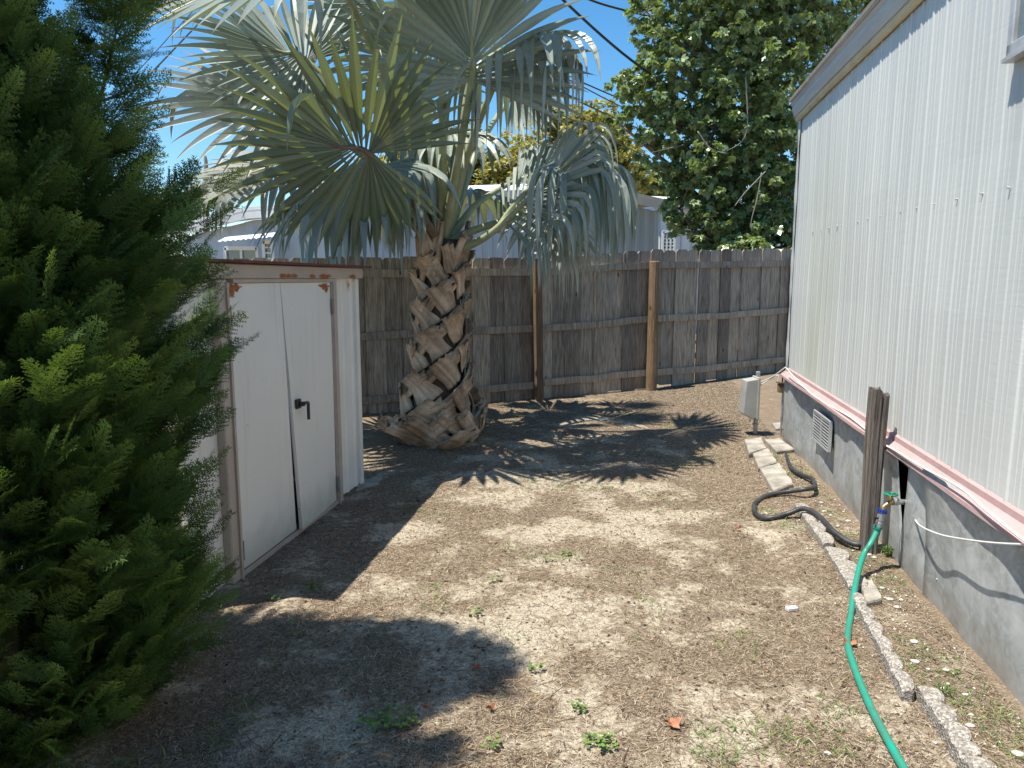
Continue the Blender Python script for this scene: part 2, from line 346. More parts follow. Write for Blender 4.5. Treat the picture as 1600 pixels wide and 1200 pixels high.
ground = npmesh('ground', np.stack([XX, YY, ZZ], -1).reshape(-1, 3), fc, M['ground'], smooth=True, patch=patchf(XX, YY).ravel())
tag(ground, 'dry sandy yard ground with patches of brown thatch', None, None, 'structure'); ground['label'] = 'dry sandy yard ground with patches of brown thatch'
def gp(px, py, dz=0.0):
    p = G(px, py)
    for _ in range(3): p = G(px, py, float(gz(p[0], p[1])))
    p[2] = float(gz(p[0], p[1]))+dz; return p
# straw thatch and grass: stuff
def blades(name, n, xr, yr, lenr, wid, mat, keep, lift, label, cat, bend=.3, zoff=.004):
    # sample more densely near the camera
    y = yr[0] + (yr[1]-yr[0])*NR.random(n)**1.7; x = xr[0]+(xr[1]-xr[0])*NR.random(n)
    k = keep(x, y) > NR.random(n); x = x[k]; y = y[k]; n = len(x)
    L = lenr[0]+(lenr[1]-lenr[0])*NR.random(n)**2; a = NR.random(n)*2*np.pi; el = lift[0]+(lift[1]-lift[0])*NR.random(n)**2
    cx, sx = np.cos(a), np.sin(a); z = gz(x, y)+zoff*NR.random(n)
    w = wid*(.6+.8*NR.random(n))*(1+.06*np.clip(y-3, 0, 9)*3)
    b = (NR.random(n)-.5)*bend
    P0 = np.stack([x, y, z], -1)
    d1 = np.stack([cx*np.cos(el), sx*np.cos(el), np.sin(el)], -1); a2 = a+b*3; e2 = el*.2-.15*NR.random(n)*np.sign(el)
    d2 = np.stack([np.cos(a2)*np.cos(e2), np.sin(a2)*np.cos(e2), np.sin(e2)], -1)
    P1 = P0+d1*(L*.55)[:, None]; P2 = P1+d2*(L*.45)[:, None]
    P2[:, 2] = np.maximum(P2[:, 2], gz(P2[:, 0], P2[:, 1])+.001)
    s = np.stack([-sx, cx, 0*cx], -1)*(w/2)[:, None]; s[:, 2] += w*.2*(NR.random(n)-.5)
    V = np.stack([P0-s, P0+s, P1-s, P1+s, P2-s*.3, P2+s*.3], 1).reshape(-1, 3)
    b0 = (np.arange(n)*6)[:, None]; fc = np.concatenate([b0+np.array([[0,1,3,2]]), b0+np.array([[2,3,5,4]])], 0)
    o = npmesh(name, V, fc, mat, tint=np.repeat(NR.random(n), 6)); tag(o, label, cat, None, 'stuff'); return o
inyard = lambda x, y: ((x-A0[0])*NW[0]+(y-A0[1])*NW[1] > .05) & (x > -1.7+.1*y) & (y < 8.9+.45*x)
blades('dry_grass_thatch', 720000, (-2.6, 3.9), (1.7, 11.2), (.008, .050), .0015, M['straw'], lambda x, y: inyard(x, y)*np.clip((patchf(x, y)-.3)*2.2, .34, 1), (-.05, .45), 'dry brown grass thatch lying over the sandy yard', 'thatch')
blades('leaf_litter', 9000, (-2.6, 3.6), (1.7, 10.5), (.010, .026), .0085, M['litter'], lambda x, y: inyard(x, y)*.9, (-.1, .5), 'small brown scraps of leaf litter and twigs scattered over the yard', 'leaf litter')
blades('twigs', 1500, (-2.6, 3.6), (1.7, 10.5), (.05, .16), .0028, M['litter'], lambda x, y: inyard(x, y)*.9, (-.02, .12), 'thin dark twigs and long straws scattered over the yard', 'twigs')
# sparse green weeds and grass, in clumps
def clumps(x, y):
    c = fbm(x*3.1+5, y*3.1+9, 210, 3); d = (x-A0[0])*NW[0]+(y-A0[1])*NW[1]
    bed = ((d < .34) & (d > .03))*.33*(fbm(x*5, y*5, 90, 2) > .46)
    return inyard(x, y)*(np.clip((c-.665)*3.0, 0, .30)+bed*np.clip((6.6-y), 0, 1))
blades('green_grass', 200000, (-2.6, 3.6), (1.7, 8.5), (.02, .055), .0030, M['grass'], clumps, (.2, 1.1), 'sparse green grass sprouting in the sandy yard and along the skirting', 'grass')
# ------------------------------------------------------------------ corrugated sheet helper
def corrugated(s0, s1, prof, period, step=1):
    """returns list of (s, off)"""
    out = []; s = s0
    rr = random.Random(3)
    while s < s1:
        m = rr.uniform(.55, 1.15)
        for a, o in prof:
            q = s+a*period
            if q < s1: out.append((q, o*m))
        s += period
    out.append((s1, 0)); return out
# ------------------------------------------------------------------ mobile home at right
S_END = 9.6; ZT = 2.93
sA, zA = WS(1225, 572); sB, zB = WS(1600, 806)
def zlip(s): return zA + (zB-zA)*(s-sA)/(sB-sA)
home = thing('mobile_home', (A0[0], A0[1], 0), 'white corrugated mobile home with galvanised skirting on the right', 'mobile home')
prof = [(0,0),(.14,0),(.19,.0055),(.27,.0055),(.32,0),(.50,0),(.53,.0022),(.57,.0022),(.60,0),(.74,0),(.77,.0022),(.81,.0022),(.84,0)]
pr = corrugated(0, S_END, prof, .158)
zs = [None, 1.35, 2.0, ZT]; V = []
for (s, o) in pr:
    for k, z in enumerate(zs):
        zz = zlip(s)+.002*math.sin(s*17) if z is None else z
        V.append(W(s, o+.006*math.sin(s*2.1+k*1.3)*(k in (1,2)), zz))
n = len(zs); Fc = [(i*n+k, (i+1)*n+k, (i+1)*n+k+1, i*n+k+1) for i in range(len(pr)-1) for k in range(n-1)]
# dented corner trim and back walls
mb = MB(); mb.add(V, Fc)
wallobj = mb.build('siding', M['siding'], home)
mb = MB()
mb.hexa([W(0,-3.6,.55), W(S_END,-3.6,.55), W(S_END,-.012,.55), W(0,-.012,.55), W(0,-3.6,ZT), W(S_END,-3.6,ZT), W(S_END,-.012,ZT), W(0,-.012,ZT)])
mb.build('wall', M['shed_white'], home)
# corner trim with dents
Gd = []; Nn = []
for i in range(40):
    z = zlip(0)+(ZT-zlip(0))*i/39; dn = .008*math.sin(z*9)+.006*math.sin(z*23+1)
    Gd.append([W(-.02,-.06,z), W(-.02,.012+dn*.3,z), W(.03,.015+dn*.5,z), W(.08,.012-dn*.3,z)]); Nn.append([np.array([0,0,0.])]*4)
mb = MB(); mb.add([p for r in Gd for p in r], [(i*4+j+1, i*4+j, (i+1)*4+j, (i+1)*4+j+1) for i in range(39) for j in range(3)])
mb.build('corner_trim', M['siding'], home, smooth=True)
# roof: arched sheet with fascia
mb = MB()
prf = [(.09, 3.055), (.0, 3.08), (-.6, 3.22), (-1.75, 3.34), (-2.9, 3.22), (-3.7, 3.06), (-3.7, 3.0), (-1.75, 3.2), (0, 3.03), (.09, 3.035)]
for sa in (-.05, S_END+.05): mb.v += [tuple(W(sa, o, z)) for o, z in prf]; mb.t += [.5]*len(prf)
k = len(prf); mb.f += [(i, (i+1) % k, k+(i+1) % k, k+i) for i in range(k)] + [tuple(range(k-1, -1, -1)), tuple(range(k, 2*k))]
mb.build('roof', M['bgroof'], home)
mb = MB()     # fascia: slightly sagging board with upper roll
Gd = []
for i in range(60):
    s = -.045+(S_END+.09)*i/59; w = .006*math.sin(s*1.7)
    Gd.append([W(s,.072,3.034+w), W(s,.082,3.015+w), W(s,.064,2.995+w), W(s,.066,2.965+w), W(s,.050,2.925+w), W(s,.046,2.908+w)])
Nn = [[NW]*6 for _ in Gd]; mb.slab(Gd, Nn, .02); mb.build('fascia', M['fascia'], home)
mb = MB(); mb.slab([[W(s,.094,3.064), W(s,.094,3.036)] for s in np.linspace(-.055, S_END+.05, 20)], [[NW]*2]*20, .01); mb.build('drip_edge', M['drip'], home)
mb = MB(); Gd = []
for i in range(60):
    s = -.03+S_END*i/59; w = .006*math.sin(s*1.7)
    Gd.append([W(s,.034,2.907+w), W(s,.036,2.875+w), W(s,.022,2.862+w)])
mb.slab(Gd, [[NW]*3]*60, .012); mb.build('trim_strip', M['cream'], home)
# pink lip under the siding: sloping ledge plus small vertical edge
mb = MB(); Gd = []
for i in range(90):
    s = .0+S_END*i/89; z = zlip(s); w = .004*math.sin(s*3.3)
    Gd.append([W(s,-.005,z+.018), W(s,.012,z+.004), W(s,.014,z-.022), W(s,.058+w,z-.052), W(s,.060+w,z-.070)])
mb.slab(Gd, [[np.array([0,0,1.])]*3+[NW]*2]*90, .004); mb.build('pink_ledge', M['pink'], home)
# skirting sheets
joints = [0.0, None, None, S_END]
sj1, _ = WS(1422, 800, -.02)
sj2, _ = WS(1462, 860, -.03)
print('joint s', sj1, sj2, 'zlip', zA, zB)
sheets = [(0.0, sj1), (sj1, sj2+.02), (sj2-.0, S_END)]
for i, (a, b) in enumerate(sheets):
    L = b-a; n = max(12, int(L*16)); m = 9; Gd = []
    for q in range(n+1):
        s = a+L*q/n; f = q/n; row = []
        for r in range(m):
            h = r/(m-1); zt = zlip(s)-.03; z = -.06+(zt+.06)*h
            gp_ = .004+.066*min(1, max(0, (h-.42)/.28))
            if i == 0: s = a+(L-gp_)*f
            elif i == 1: s = a+gp_+(L-gp_)*f
            zt = zlip(s)-.03; z = -.06+(zt+.06)*h
            if i == 0: top = .040-.012*f-.055*math.exp(-((f-.44)/.15)**2)-.020*math.exp(-((f-.05)/.1)**2)+.008*math.sin(f*14)
            elif i == 1: top = .02-.05*f
            else: top = .035-.065*min(1, f*4.5) + .02*math.sin(s*2.2)
            off = .0+(top)*h**1.3 + .012*math.sin(s*6+i)*math.sin(h*3.1) + .006*math.sin(s*13+h*4)
            if i == 2: off += .006
            row.append(W(s, off, z))
        Gd.append(row)
    mb = MB(); mb.slab(Gd, [[NW]*m for _ in Gd], .0015); mb.build('skirting_sheet', M['skirt'], home, smooth=True)
mb = MB(); mb.hexa([W(-.0,-3.5,-.1), W(S_END,-3.5,-.1), W(S_END,-.17,-.1), W(0,-.17,-.1), W(-.0,-3.5,.6), W(S_END,-3.5,.6), W(S_END,-.17,.6), W(0,-.17,.6)])
mb.build('crawl_space_shade', M['dark'], home)  # near-black block painting the darkness under the floor
mb = MB(); mb.slab([[W(-.005,-3.5,-.05), W(-.005,-3.5,.66)], [W(-.005,-.02,-.05), W(-.005,-.03,.66)]], [[-U]*2]*2, .004); mb.build('end_skirting', M['skirt'], home)
# screws holding skirting joint
for (px, py) in ((1463, 905), (1459, 870), (1453, 960), (1455, 800)):
    p = WP(px, py, .004); mb = MB(); mb.tube([p-NW*.03, p+NW*.001, p+NW*.002], [.005,.005,.003], 8); mb.build('screw', M['vent'], home)
# screws across the siding
for px in (1270, 1283, 1295, 1308, 1316, 1341, 1357, 1377, 1409, 1434, 1462, 1496, 1535, 1577):
    p = WP(px, 362-(px-1270)*.225, .0); mb = MB(); mb.tube([p-NW*.002, p+NW*.008, p+NW*.009], [.004,.004,.002], 8); mb.build('screw', M['vent'], home)
# vent
vent_s0, _ = WS(1272, 650, -.02); vent_s1, _ = WS(1296, 690, -.02); _, vz0 = WS(1295, 703, -.02); _, vz1 = WS(1272, 645, -.02)
vc = WP(1284, 672, .03)
vr = MB(); Lw = abs(vent_s1-vent_s0)*.95; hh = .21
fr = [(Lw/2, 0, .012, hh), (-Lw/2, 0, .012, hh), (0, hh/2, Lw, .012), (0, -hh/2, Lw, .012), (0, 0, .01, hh)]
for (a, b, w_, h_) in fr: vr.box(vc+U*a+np.array([0,0,b]), (w_, .02, h_), U, NW, np.array([0,0,1.]))
vo = vr.build('vent', M['vent'], home)
vb = MB(); vb.box(vc-NW*.012, (Lw, .006, hh), U, NW, np.array([0,0,1.])); vb.build('louvre_shade', M['dark'], vo)  # near-black sheet painting the shade between the louvres
vl = MB()
for sgn in (-1, 1):
    for k in range(9):
        c0 = vc+U*sgn*Lw/4+np.array([0,0,-hh/2+.02+k*(hh-.036)/8]); vl.box(c0, (Lw/2-.012, .016, .008), U, NW, np.array([0,0,1.]))
vl.build('louvre', M['vent'], vo)
# window top right
ws, wz = WS(1579, 90, .02)
wn = MB(); wl = .85; wh = .95
for (a, b, w_, h_) in ((.02, wh/2, .04, wh), (wl, wh/2, .04, wh), (wl/2, .02, wl, .045), (wl/2, wh, wl, .04), (wl/2, wh*.5, wl, .03)):
    wn.box(W(ws+a, .018, wz+b), (w_, .04, h_), U, NW, np.array([0,0,1.]), bev=.004)
wn.box(W(ws+wl/2, .022, wz-.010), (wl+.03, .044, .014), U, NW, np.array([0,0,1.]))
wo = wn.build('window', M['alum'], home)
pn = MB(); pn.box(W(ws+wl/2, .016, wz+wh/2), (wl-.06, .01, wh-.06), U, NW, np.array([0,0,1.])); pn.build('pane', M['glass'], wo)
# ------------------------------------------------------------------ cables on the ledge, under-spigot cable
cab = [WP(px, py, o) for px, py, o in ((1229, 577, .075), (1240, 590, .07), (1262, 612, .05), (1290, 632, .045), (1330, 655, .05), (1375, 692, .055), (1400, 707, .06), (1440, 732, .06), (1500, 765, .065), (1540, 800, .07), (1600, 848, .075), (1680, 905, .075))]
cab = [c+np.array([0,0,.008]) for c in cab]
mb = MB(); mb.tube(smoothpath(cab, 6), .0055, 8); o = mb.build('ledge_cable', M['cable'], org=cab[0]); tag(o, 'long white cable sagging along the pink ledge of the mobile home', 'cable')
p0 = WP(1425, 803, -.03); low = [p0, WP(1436, 820, .04), WP(1462, 833, .07), WP(1495, 841, .08), WP(1560, 849, .085), WP(1660, 852, .04)]
mb = MB(); mb.tube(smoothpath(low, 6), .004, 8); o = mb.build('loose_cable', M['cable'], org=low[0]); tag(o, 'thin white cable hanging out of the skirting gap beside the tap', 'cable')
# ------------------------------------------------------------------ weathered post by the wall
pb = gp(1364, 862); ptop = D(1364, 612, pb[1]); hp = ptop[2]-.035
post = thing('weathered_post', pb, 'cracked grey old timber post standing against the mobile home', 'post')
def post_half(cx, w_, d_, h_, seed, tops):
    mb = MB(); n = 12; rows = 14; V = []
    for r in range(rows+1):
        z = -.1+(h_+.1)*r/rows
        for k in range(n):
            a = 2*math.pi*k/n; rr = 1+.10*math.sin(5*a+seed)+.06*math.sin(11*a+seed*2+z*3)
            X = math.copysign(abs(math.cos(a))**.45, math.cos(a))*w_/2*rr; Y = math.copysign(abs(math.sin(a))**.45, math.sin(a))*d_/2*rr
            zz = z + (tops*(math.sin(a*3+seed)*.5+math.sin(a*7+seed)*.5) if r == rows else 0)
            V.append(pb+np.array([cx+X+.004*math.sin(z*6+seed), Y, zz]))
    Fc = [(r*n+k, r*n+(k+1) % n, (r+1)*n+(k+1) % n, (r+1)*n+k) for r in range(rows) for k in range(n)]
    Fc += [tuple(rows*n+k for k in range(n))]; mb.add(V, Fc, .5); return mb
ppm = F/pb[1]
post_half(-.046, .040, .085, hp+.012, 1.0, .018).build('left_half', M['old_post'], post)
post_half(-.010, .038, .085, hp-.012, 2.4, .010).build('right_half', M['old_post'], post)
mb = MB(); sc = pb+np.array([.02,.05,hp*.62]); mb.tube([sc, sc+np.array([.01,0,.06]), sc+np.array([.006,0,.14])], [.012,.009,.002], 6); mb.build('splinter', M['old_post'], post)
# ------------------------------------------------------------------ tap
tp = WP(1426, 785, -.02); tY = tp[1]
def tD(px, py, k=0.0): return D(px, py, tY-k)
tap = thing('garden_tap', tp, 'brass garden tap with green wheel handle on a galvanised pipe', 'tap')
mb = MB(); e = tD(1402, 784, .0); ax = nrm(e-tp); mb.tube([tp-ax*.08, e], .014, 12); mb.tube([e-ax*.0, e-ax*-.022], .019, 12); mb.tube([tp-ax*.005, tp+ax*.02], .019, 12); mb.build('pipe', M['galv'], tap, smooth=False)
b0 = e+ax*.02; b1 = tD(1388, 787, .0); b2 = tD(1381, 792, .0)+ax*.0; 
mb = MB(); mb.tube(smoothpath([b0, tD(1394, 784.5), b1, b2, b2+np.array([-.004,0,-.014])], 5), [.015,.015,.014,.014,.015,.018,.015,.014,.013,.012,.012,.012,.012,.012,.012,.013,.013,.014,.015,.015,.015][:21], 12)
up = tD(1391, 783); mb.tube([up, up+np.array([0,0,.022]), up+np.array([0,0,.03])], [.013,.011,.006], 10); mb.build('valve_body', M['brass'], tap, smooth=True)
mb = MB(); ht = up+np.array([0,0,.036]); mb.tube([up+np.array([0,0,.02]), ht], .004, 8)
ring = [ht+np.array([math.cos(a)*.03, math.sin(a)*.03, 0]) for a in np.linspace(0, 2*math.pi, 17)]; mb.tube(ring, .0045, 8, cap=False)
for a in (0.4, 2.5, 4.6): mb.tube([ht, ht+np.array([math.cos(a)*.03, math.sin(a)*.03, 0])], .004, 6)
mb.build('wheel_handle', M['green'], tap, smooth=True)
# hose connector on the tap
c0 = b2+np.array([-.004,0,-.012]); hd = nrm(tD(1366, 832)-tD(1376, 795)); 
conn = thing('hose_connector', c0, 'blue and silver hose shut-off connector screwed on the tap', 'connector')
mb = MB()
for k in range(2): mb.tube([c0+hd*(k*.01), c0+hd*(k*.01+.008)], .021-.001*k, 14)
for k in range(12):
    a = k*math.pi/6; q = nrm(np.cross(hd, [0,1,0])); r_ = np.cross(hd, q); mb.box(c0+hd*.008+(q*math.cos(a)+r_*math.sin(a))*.021, (.005,.005,.018), q*math.cos(a)+r_*math.sin(a), None if 0 else np.cross(hd, q*math.cos(a)+r_*math.sin(a)), hd)
mb.build('collar', M['blue'], conn)
mb = MB(); mb.tube([c0+hd*.018, c0+hd*.03, c0+hd*.055, c0+hd*.068, c0+hd*.07, c0+hd*.092], [.013,.017,.017,.014,.018,.018], 12); mb.build('valve_barrel', M['galv'], conn)
mb = MB(); mb.tube([c0+hd*.045, c0+hd*.045+np.array([-.03,-.01,0])], .006, 8); mb.box(c0+hd*.05+np.array([-.034,-.01,0]), (.008,.014,.034), bev=.002); mb.build('lever', M['black'], conn)
# green hose
h0 = c0+hd*.09
mb = MB(); mb.tube([h0, h0+hd*.012, h0+hd*.014, h0+hd*.05], [.021,.021,.017,.0165], 14); mb.build('hose_end', M['hose_green'], conn)
gpth = [h0+hd*.03, D(1360, 850, h0[1]-.05), gp(1346, 900, .10), gp(1336, 930, .06), gp(1329, 965, .006), gp(1324, 1005, .010), gp(1332, 1040, .012), gp(1345, 1075, .012), gp(1362, 1115, .013), gp(1383, 1155, .013), gp(1408, 1200, .013), gp(1440, 1250, .013), gp(1500, 1330, .013)]
mb = MB(); mb.tube(smoothpath(gpth, 8), .0135, 12); o = mb.build('green_hose', M['hose_green'], org=gpth[4], smooth=True); tag(o, 'bright green garden hose running from the tap over the edging onto the thatch', 'hose')
# black hose
bp = [gp(1228, 712, .0), gp(1236, 735, .02), gp(1252, 748, .03), gp(1268, 757, .04), gp(1272, 772, .05), gp(1258, 778, .06), gp(1230, 775, .03), gp(1200, 778, .018), gp(1180, 790, .018), gp(1180, 806, .018), gp(1198, 814, .018), gp(1230, 810, .03), gp(1255, 812, .07), gp(1278, 824, .07), gp(1300, 842, .05), gp(1325, 856, .035), gp(1345, 860, .035), gp(1368, 853, .05)]
mb = MB(); mb.tube(smoothpath(bp, 7), .0155, 12); o = mb.build('black_hose', M['hose_black'], org=bp[0], smooth=True); tag(o, 'black rubber hose curled in an S over the pale edging', 'hose')
# ------------------------------------------------------------------ edging stones
def edge_stone(p, q, nsc, w, h, seed, mat, label, name='edging_stone', tiltz=0.0):
    p = np.array(p, float); q = np.array(q, float); p[2] = float(gz(p[0], p[1])); q[2] = float(gz(q[0], q[1]))
    d = q-p; L = np.linalg.norm(d); d /= L; side = nrm(np.cross([0,0,1.], d)); side[2] = 0; side = -side if side[0] < 0 else side
    w *= .86; h *= .72; th = thing(name, p, label, 'edging stone' if name == 'edging_stone' else 'paving slab', 'concrete edging pieces beside the mobile home')
    K = nsc*10; n2 = 9; rows = []
    rr = random.Random(seed)
    for i in range(K+1):
        f = i/K; ph = (f*nsc) % 1.0; ph = 1.0 if i == K else ph
        bumpw = math.sin(math.pi*min(max(ph, .0), 1.0))**.55 if nsc > 0 else 1
        ww = w*(.66+.34*bumpw); hz = h*(.74+.26*bumpw) + tiltz*f
        c = p+d*(L*f)
        sec = [(0,-.05), (0,hz*.8), (.010,hz*.97), (.02,hz), (ww*.5,hz*1.01), (ww-.014,hz*.99), (ww-.004,hz*.9), (ww,hz*.7), (ww,-.05)]
        rows.append([c+side*(a+(rr.random()-.5)*.003)+np.array([0,0,b+(rr.random()-.5)*.003]) for a, b in sec])
    V = [v for r in rows for v in r]; Fc = [(i*n2+j, i*n2+(j+1) % n2, (i+1)*n2+(j+1) % n2, (i+1)*n2+j) for i in range(K) for j in range(n2)]
    Fc += [tuple(range(n2)), tuple(K*n2+j for j in range(n2-1, -1, -1))]
    mb = MB(); mb.add(V, Fc, rr.random()); mb.build('block', mat, th); return th
es = [((1240,795),(1285,858),4,.09,.07,'porous grey edging stone under the curled black hose'),
      ((1288,862),(1326,925),3,.12,.055,'flat grey edging stone beside the foot of the old post'),
      ((1327,940),(1408,1096),6,.062,.085,'narrow scalloped edging stone directly right of the green hose'),
      ((1430,1090),(1486,1178),3,.082,.085,'scalloped edging stone with three lobes at the lower right'),
      ((1482,1178),(1560,1290),4,.085,.085,'scalloped edging stone cut off by the bottom edge of the view')]
for i, (a, b, k, w_, h_, lb) in enumerate(es): edge_stone(gp(*a), gp(*b), k, w_, h_, i+3, M['aggregate'], lb)
def slab(corners, h, lb, seed, scal=True):
    P = [gp(*c) for c in corners]; c = sum(P)/4; th = thing('concrete_slab', c, lb, 'paving slab', 'concrete edging pieces beside the mobile home'); rr = random.Random(seed)
    top = []; n = 6
    for e in range(4):
        a, b = P[e], P[(e+1) % 4]
        for k in range(n):
            f = k/n; q = a+(b-a)*f; 
            if scal and e == 1: q = q+nrm(q-c)*.014*abs(math.sin(f*math.pi*3))
            top.append(q+np.array([(rr.random()-.5)*.006, (rr.random()-.5)*.006, h+(rr.random()-.5)*.004]))
    N = len(top); inner = [c+np.array([0,0,h*1.03])+(q-c-np.array([0,0,h]))*.96 for q in top]; lo = [q-np.array([0,0,h*.25]) for q in top]; bt = [np.array([q[0], q[1], q[2]-h-.03]) for q in top]
    inner = [q+np.array([0,0,0]) for q in inner]
    V = bt+lo+inner; Fc = [(i, (i+1) % N, N+(i+1) % N, N+i) for i in range(N)]+[(N+i, N+(i+1) % N, 2*N+(i+1) % N, 2*N+i) for i in range(N)]+[tuple(range(2*N, 3*N))]
    mb = MB(); mb.add(V, Fc, rr.random()); mb.build('block', M['paver'], th)
slab([(1163,694),(1189,690),(1197,708),(1170,717)], .045, 'square tilted paving slab at the foot of the utility box', 1, False)
slab([(1175,712),(1200,706),(1213,728),(1185,738)], .035, 'middle pale paving slab of the three in line by the utility box', 2)
slab([(1187,738),(1217,730),(1238,762),(1208,776)], .035, 'large pale paving slab just above the black hose', 3)
slab([(1194,692),(1217,690),(1240,707),(1213,711)], .035, 'pale paving slab nearest the skirting corner of the home', 4, False)
slab([(1343,918),(1362,914),(1378,945),(1352,952)], .03, 'broken concrete paving piece behind the top of the narrow edging', 5, False)
slab([(1206,664),(1224,662),(1226,672),(1212,673)], .02, 'small concrete fragment at the far corner of the skirting', 6, False)
# red paver by shed
slab([(560,752),(600,744),(590,758),(556,768)], .008, 'flat reddish paving tile at the corner of the shed', 8, False)
# pebbles (countable, in the bed) and bits
def pebble(px, py, r, lb, grp='white stones in the bed along the skirting', mat='stone_white', name='pebble', cat='stone'):
    c = gp(px, py); rr = random.Random(px*7+py); V = []; n = 8
    for i in range(5):
        ph = -math.pi/2+math.pi*i/4
        for k in range(n):
            a = 2*math.pi*k/n; q = r*(.75+.5*rr.random()); V.append(c+np.array([math.cos(a)*math.cos(ph)*q*1.35, math.sin(a)*math.cos(ph)*q, r*.35+math.sin(ph)*r*.45]))
    Fc = [(i*n+k, i*n+(k+1) % n, (i+1)*n+(k+1) % n, (i+1)*n+k) for i in range(4) for k in range(n)]
    o = npmesh(name, V, Fc, M[mat], org=c, smooth=True); tag(o, lb, cat, grp)
spots = [(1288,800,.014),(1298,806,.011),(1283,786,.012),(1325,815,.014),(1309,822,.010),(1356,868,.016),(1366,872,.012),(1378,920,.012),(1390,938,.014),(1402,950,.013),(1398,926,.010),(1408,938,.010),
         (1428,1004,.014),(1430,1035,.014),(1478,1048,.010),(1480,1070,.009),(1474,1076,.008),(1515,1135,.012),(1590,1180,.016),(1450,1046,.007),(1508,1086,.010),(1518,1118,.008),(1272,770,.009),(1278,764,.008),(1300,790,.007),(1318,800,.008)]
for (x, y, r) in spots: pebble(x, y, r, 'small white limestone pebble lying in the bed along the skirting')
pebble(1293, 1178, .010, 'lone white pebble on the thatch left of the green hose near the bottom', None)
pebble(1196, 803, .012, 'white pebble inside the bend of the black hose', None)
pebble(918, 884, .008, 'tiny white pebble alone in the middle of the yard', None)
# gravel as stuff in bed
n = 900; s_ = NR.random(n)*5.2+.2; d_ = .04+NR.random(n)*.42; P = A0[None]+U[None]*s_[:, None]+NW[None]*d_[:, None]; r_ = .0025+.006*NR.random(n)**2
P[:, 2] = gz(P[:, 0], P[:, 1])+r_*.4; base = np.array([[1,0,0],[0,1,0],[-1,0,0],[0,-1,0],[0,0,.7],[0,0,-.7]])
ang = NR.random(n)*6.28; V = base[None]*r_[:, None, None]*(.7+.6*NR.random((n, 6, 1))); ca, sa = np.cos(ang)[:, None], np.sin(ang)[:, None]
V = np.stack([V[...,0]*ca-V[...,1]*sa, V[...,0]*sa+V[...,1]*ca, V[...,2]], -1)+P[:, None, :]
f6 = np.array([[0,1,4],[1,2,4],[2,3,4],[3,0,4],[1,0,5],[2,1,5],[3,2,5],[0,3,5]]); fc = (np.arange(n)*6)[:, None, None]+f6[None]
o = npmesh('gravel', V.reshape(-1, 3), fc.reshape(-1, 3), M['stone_white']); tag(o, 'fine pale gravel scattered along the foot of the skirting', 'gravel', None, 'stuff')
# white chip
c = gp(1237, 954, .01); mb = MB(); mb.box(c, (.052,.028,.016), [1,.25,0], [-.25,1,0], bev=.002); o = mb.build('white_chip', M['cable'], org=c); tag(o, 'small white rectangular block lying on the thatch', 'block')
# dead leaves
def leaf(px, py, r, rot, lb, mat='deadleaf'):
    c = gp(px, py, .012); pts = []; rr = random.Random(px)
    N = 10; lob = [1,.45,.85,.4,.7,.35,.7,.4,.85,.45]
    for k in range(N):
        a = rot+2*math.pi*k/N; q = r*lob[k]*(.85+.3*rr.random()); pts.append(c+np.array([math.cos(a)*q*1.3, math.sin(a)*q, .012*math.sin(a*2+px)+.006+.01*rr.random()]))
    V = [c+np.array([0,0,.004])]+pts; V += [v-np.array([0,0,.0012]) for v in V]; n = N+1
    Fc = [(0, 1+k, 1+(k+1) % N) for k in range(N)]+[(n, n+1+(k+1) % N, n+1+k) for k in range(N)]+[(1+k, n+1+k, n+1+(k+1) % N, 1+(k+1) % N) for k in range(N)]
    mb = MB(); mb.add(V, Fc); o = mb.build('fallen_leaf', M[mat], org=c); tag(o, lb, 'leaf', 'fallen orange leaves on the yard')
leaf(1050, 1138, .034, .3, 'largest curled orange leaf at the lower middle of the yard')
leaf(1328, 1009, .038, 2.6, 'orange dead leaf resting on the green hose')
leaf(1153, 830, .022, 1, 'orange dead leaf between the black hose and the yard centre')
leaf(745, 1050, .016, 2, 'small orange leaf near the cypress shadow, farther of two')
leaf(766, 1113, .018, .5, 'small orange leaf near the cypress shadow, nearer of two')
leaf(666, 1112, .014, 1.5, 'small orange leaf lying within the shadow of the cypress')
leaf(548, 875, .014, 1.1, 'tiny orange leaf at the edge of the shed shadow')
# small broadleaf weeds
def weed(px, py, r, n, lb, mat='ltgreen'):
    c = gp(px, py); V = []; Fc = []; T = []; rr = random.Random(px+py)
    for k in range(n):
        a = rr.random()*6.28; d = rr.random()**.5*r; b = c+np.array([math.cos(a)*d, math.sin(a)*d*.7, .006+rr.random()*.028]); L = .012+.012*rr.random(); t_ = rr.random()*6.28
        u = np.array([math.cos(t_), math.sin(t_), .35*rr.random()]); w_ = np.array([-math.sin(t_), math.cos(t_), .3*(rr.random()-.5)])*.4
        i = len(V); V += [b, b+u*L*.4+w_*L, b+u*L, b+u*L*.4-w_*L]; Fc.append((i, i+1, i+2, i+3)); T += [rr.random()]*4
    o = npmesh('weed', V, Fc, M[mat], org=c, tint=T); tag(o, lb, 'weed', 'green weeds sprouting in the yard')
weed(938, 1166, .06, 60, 'bright green broadleaf weed at the bottom centre', 'grass')
weed(610, 1130, .10, 150, 'dim green weed patch inside the cypress shadow', 'grass'); weed(430, 935, .05, 30, 'small seedling weed at the edge of the shed shadow', 'grass')
for (x, y) in ((775,908),(858,878),(835,1050),(905,1112),(770,1170),(885,868),(742,962)): weed(x, y, .028, 16, 'small green weed tuft out on the open sunny sand', 'grass')
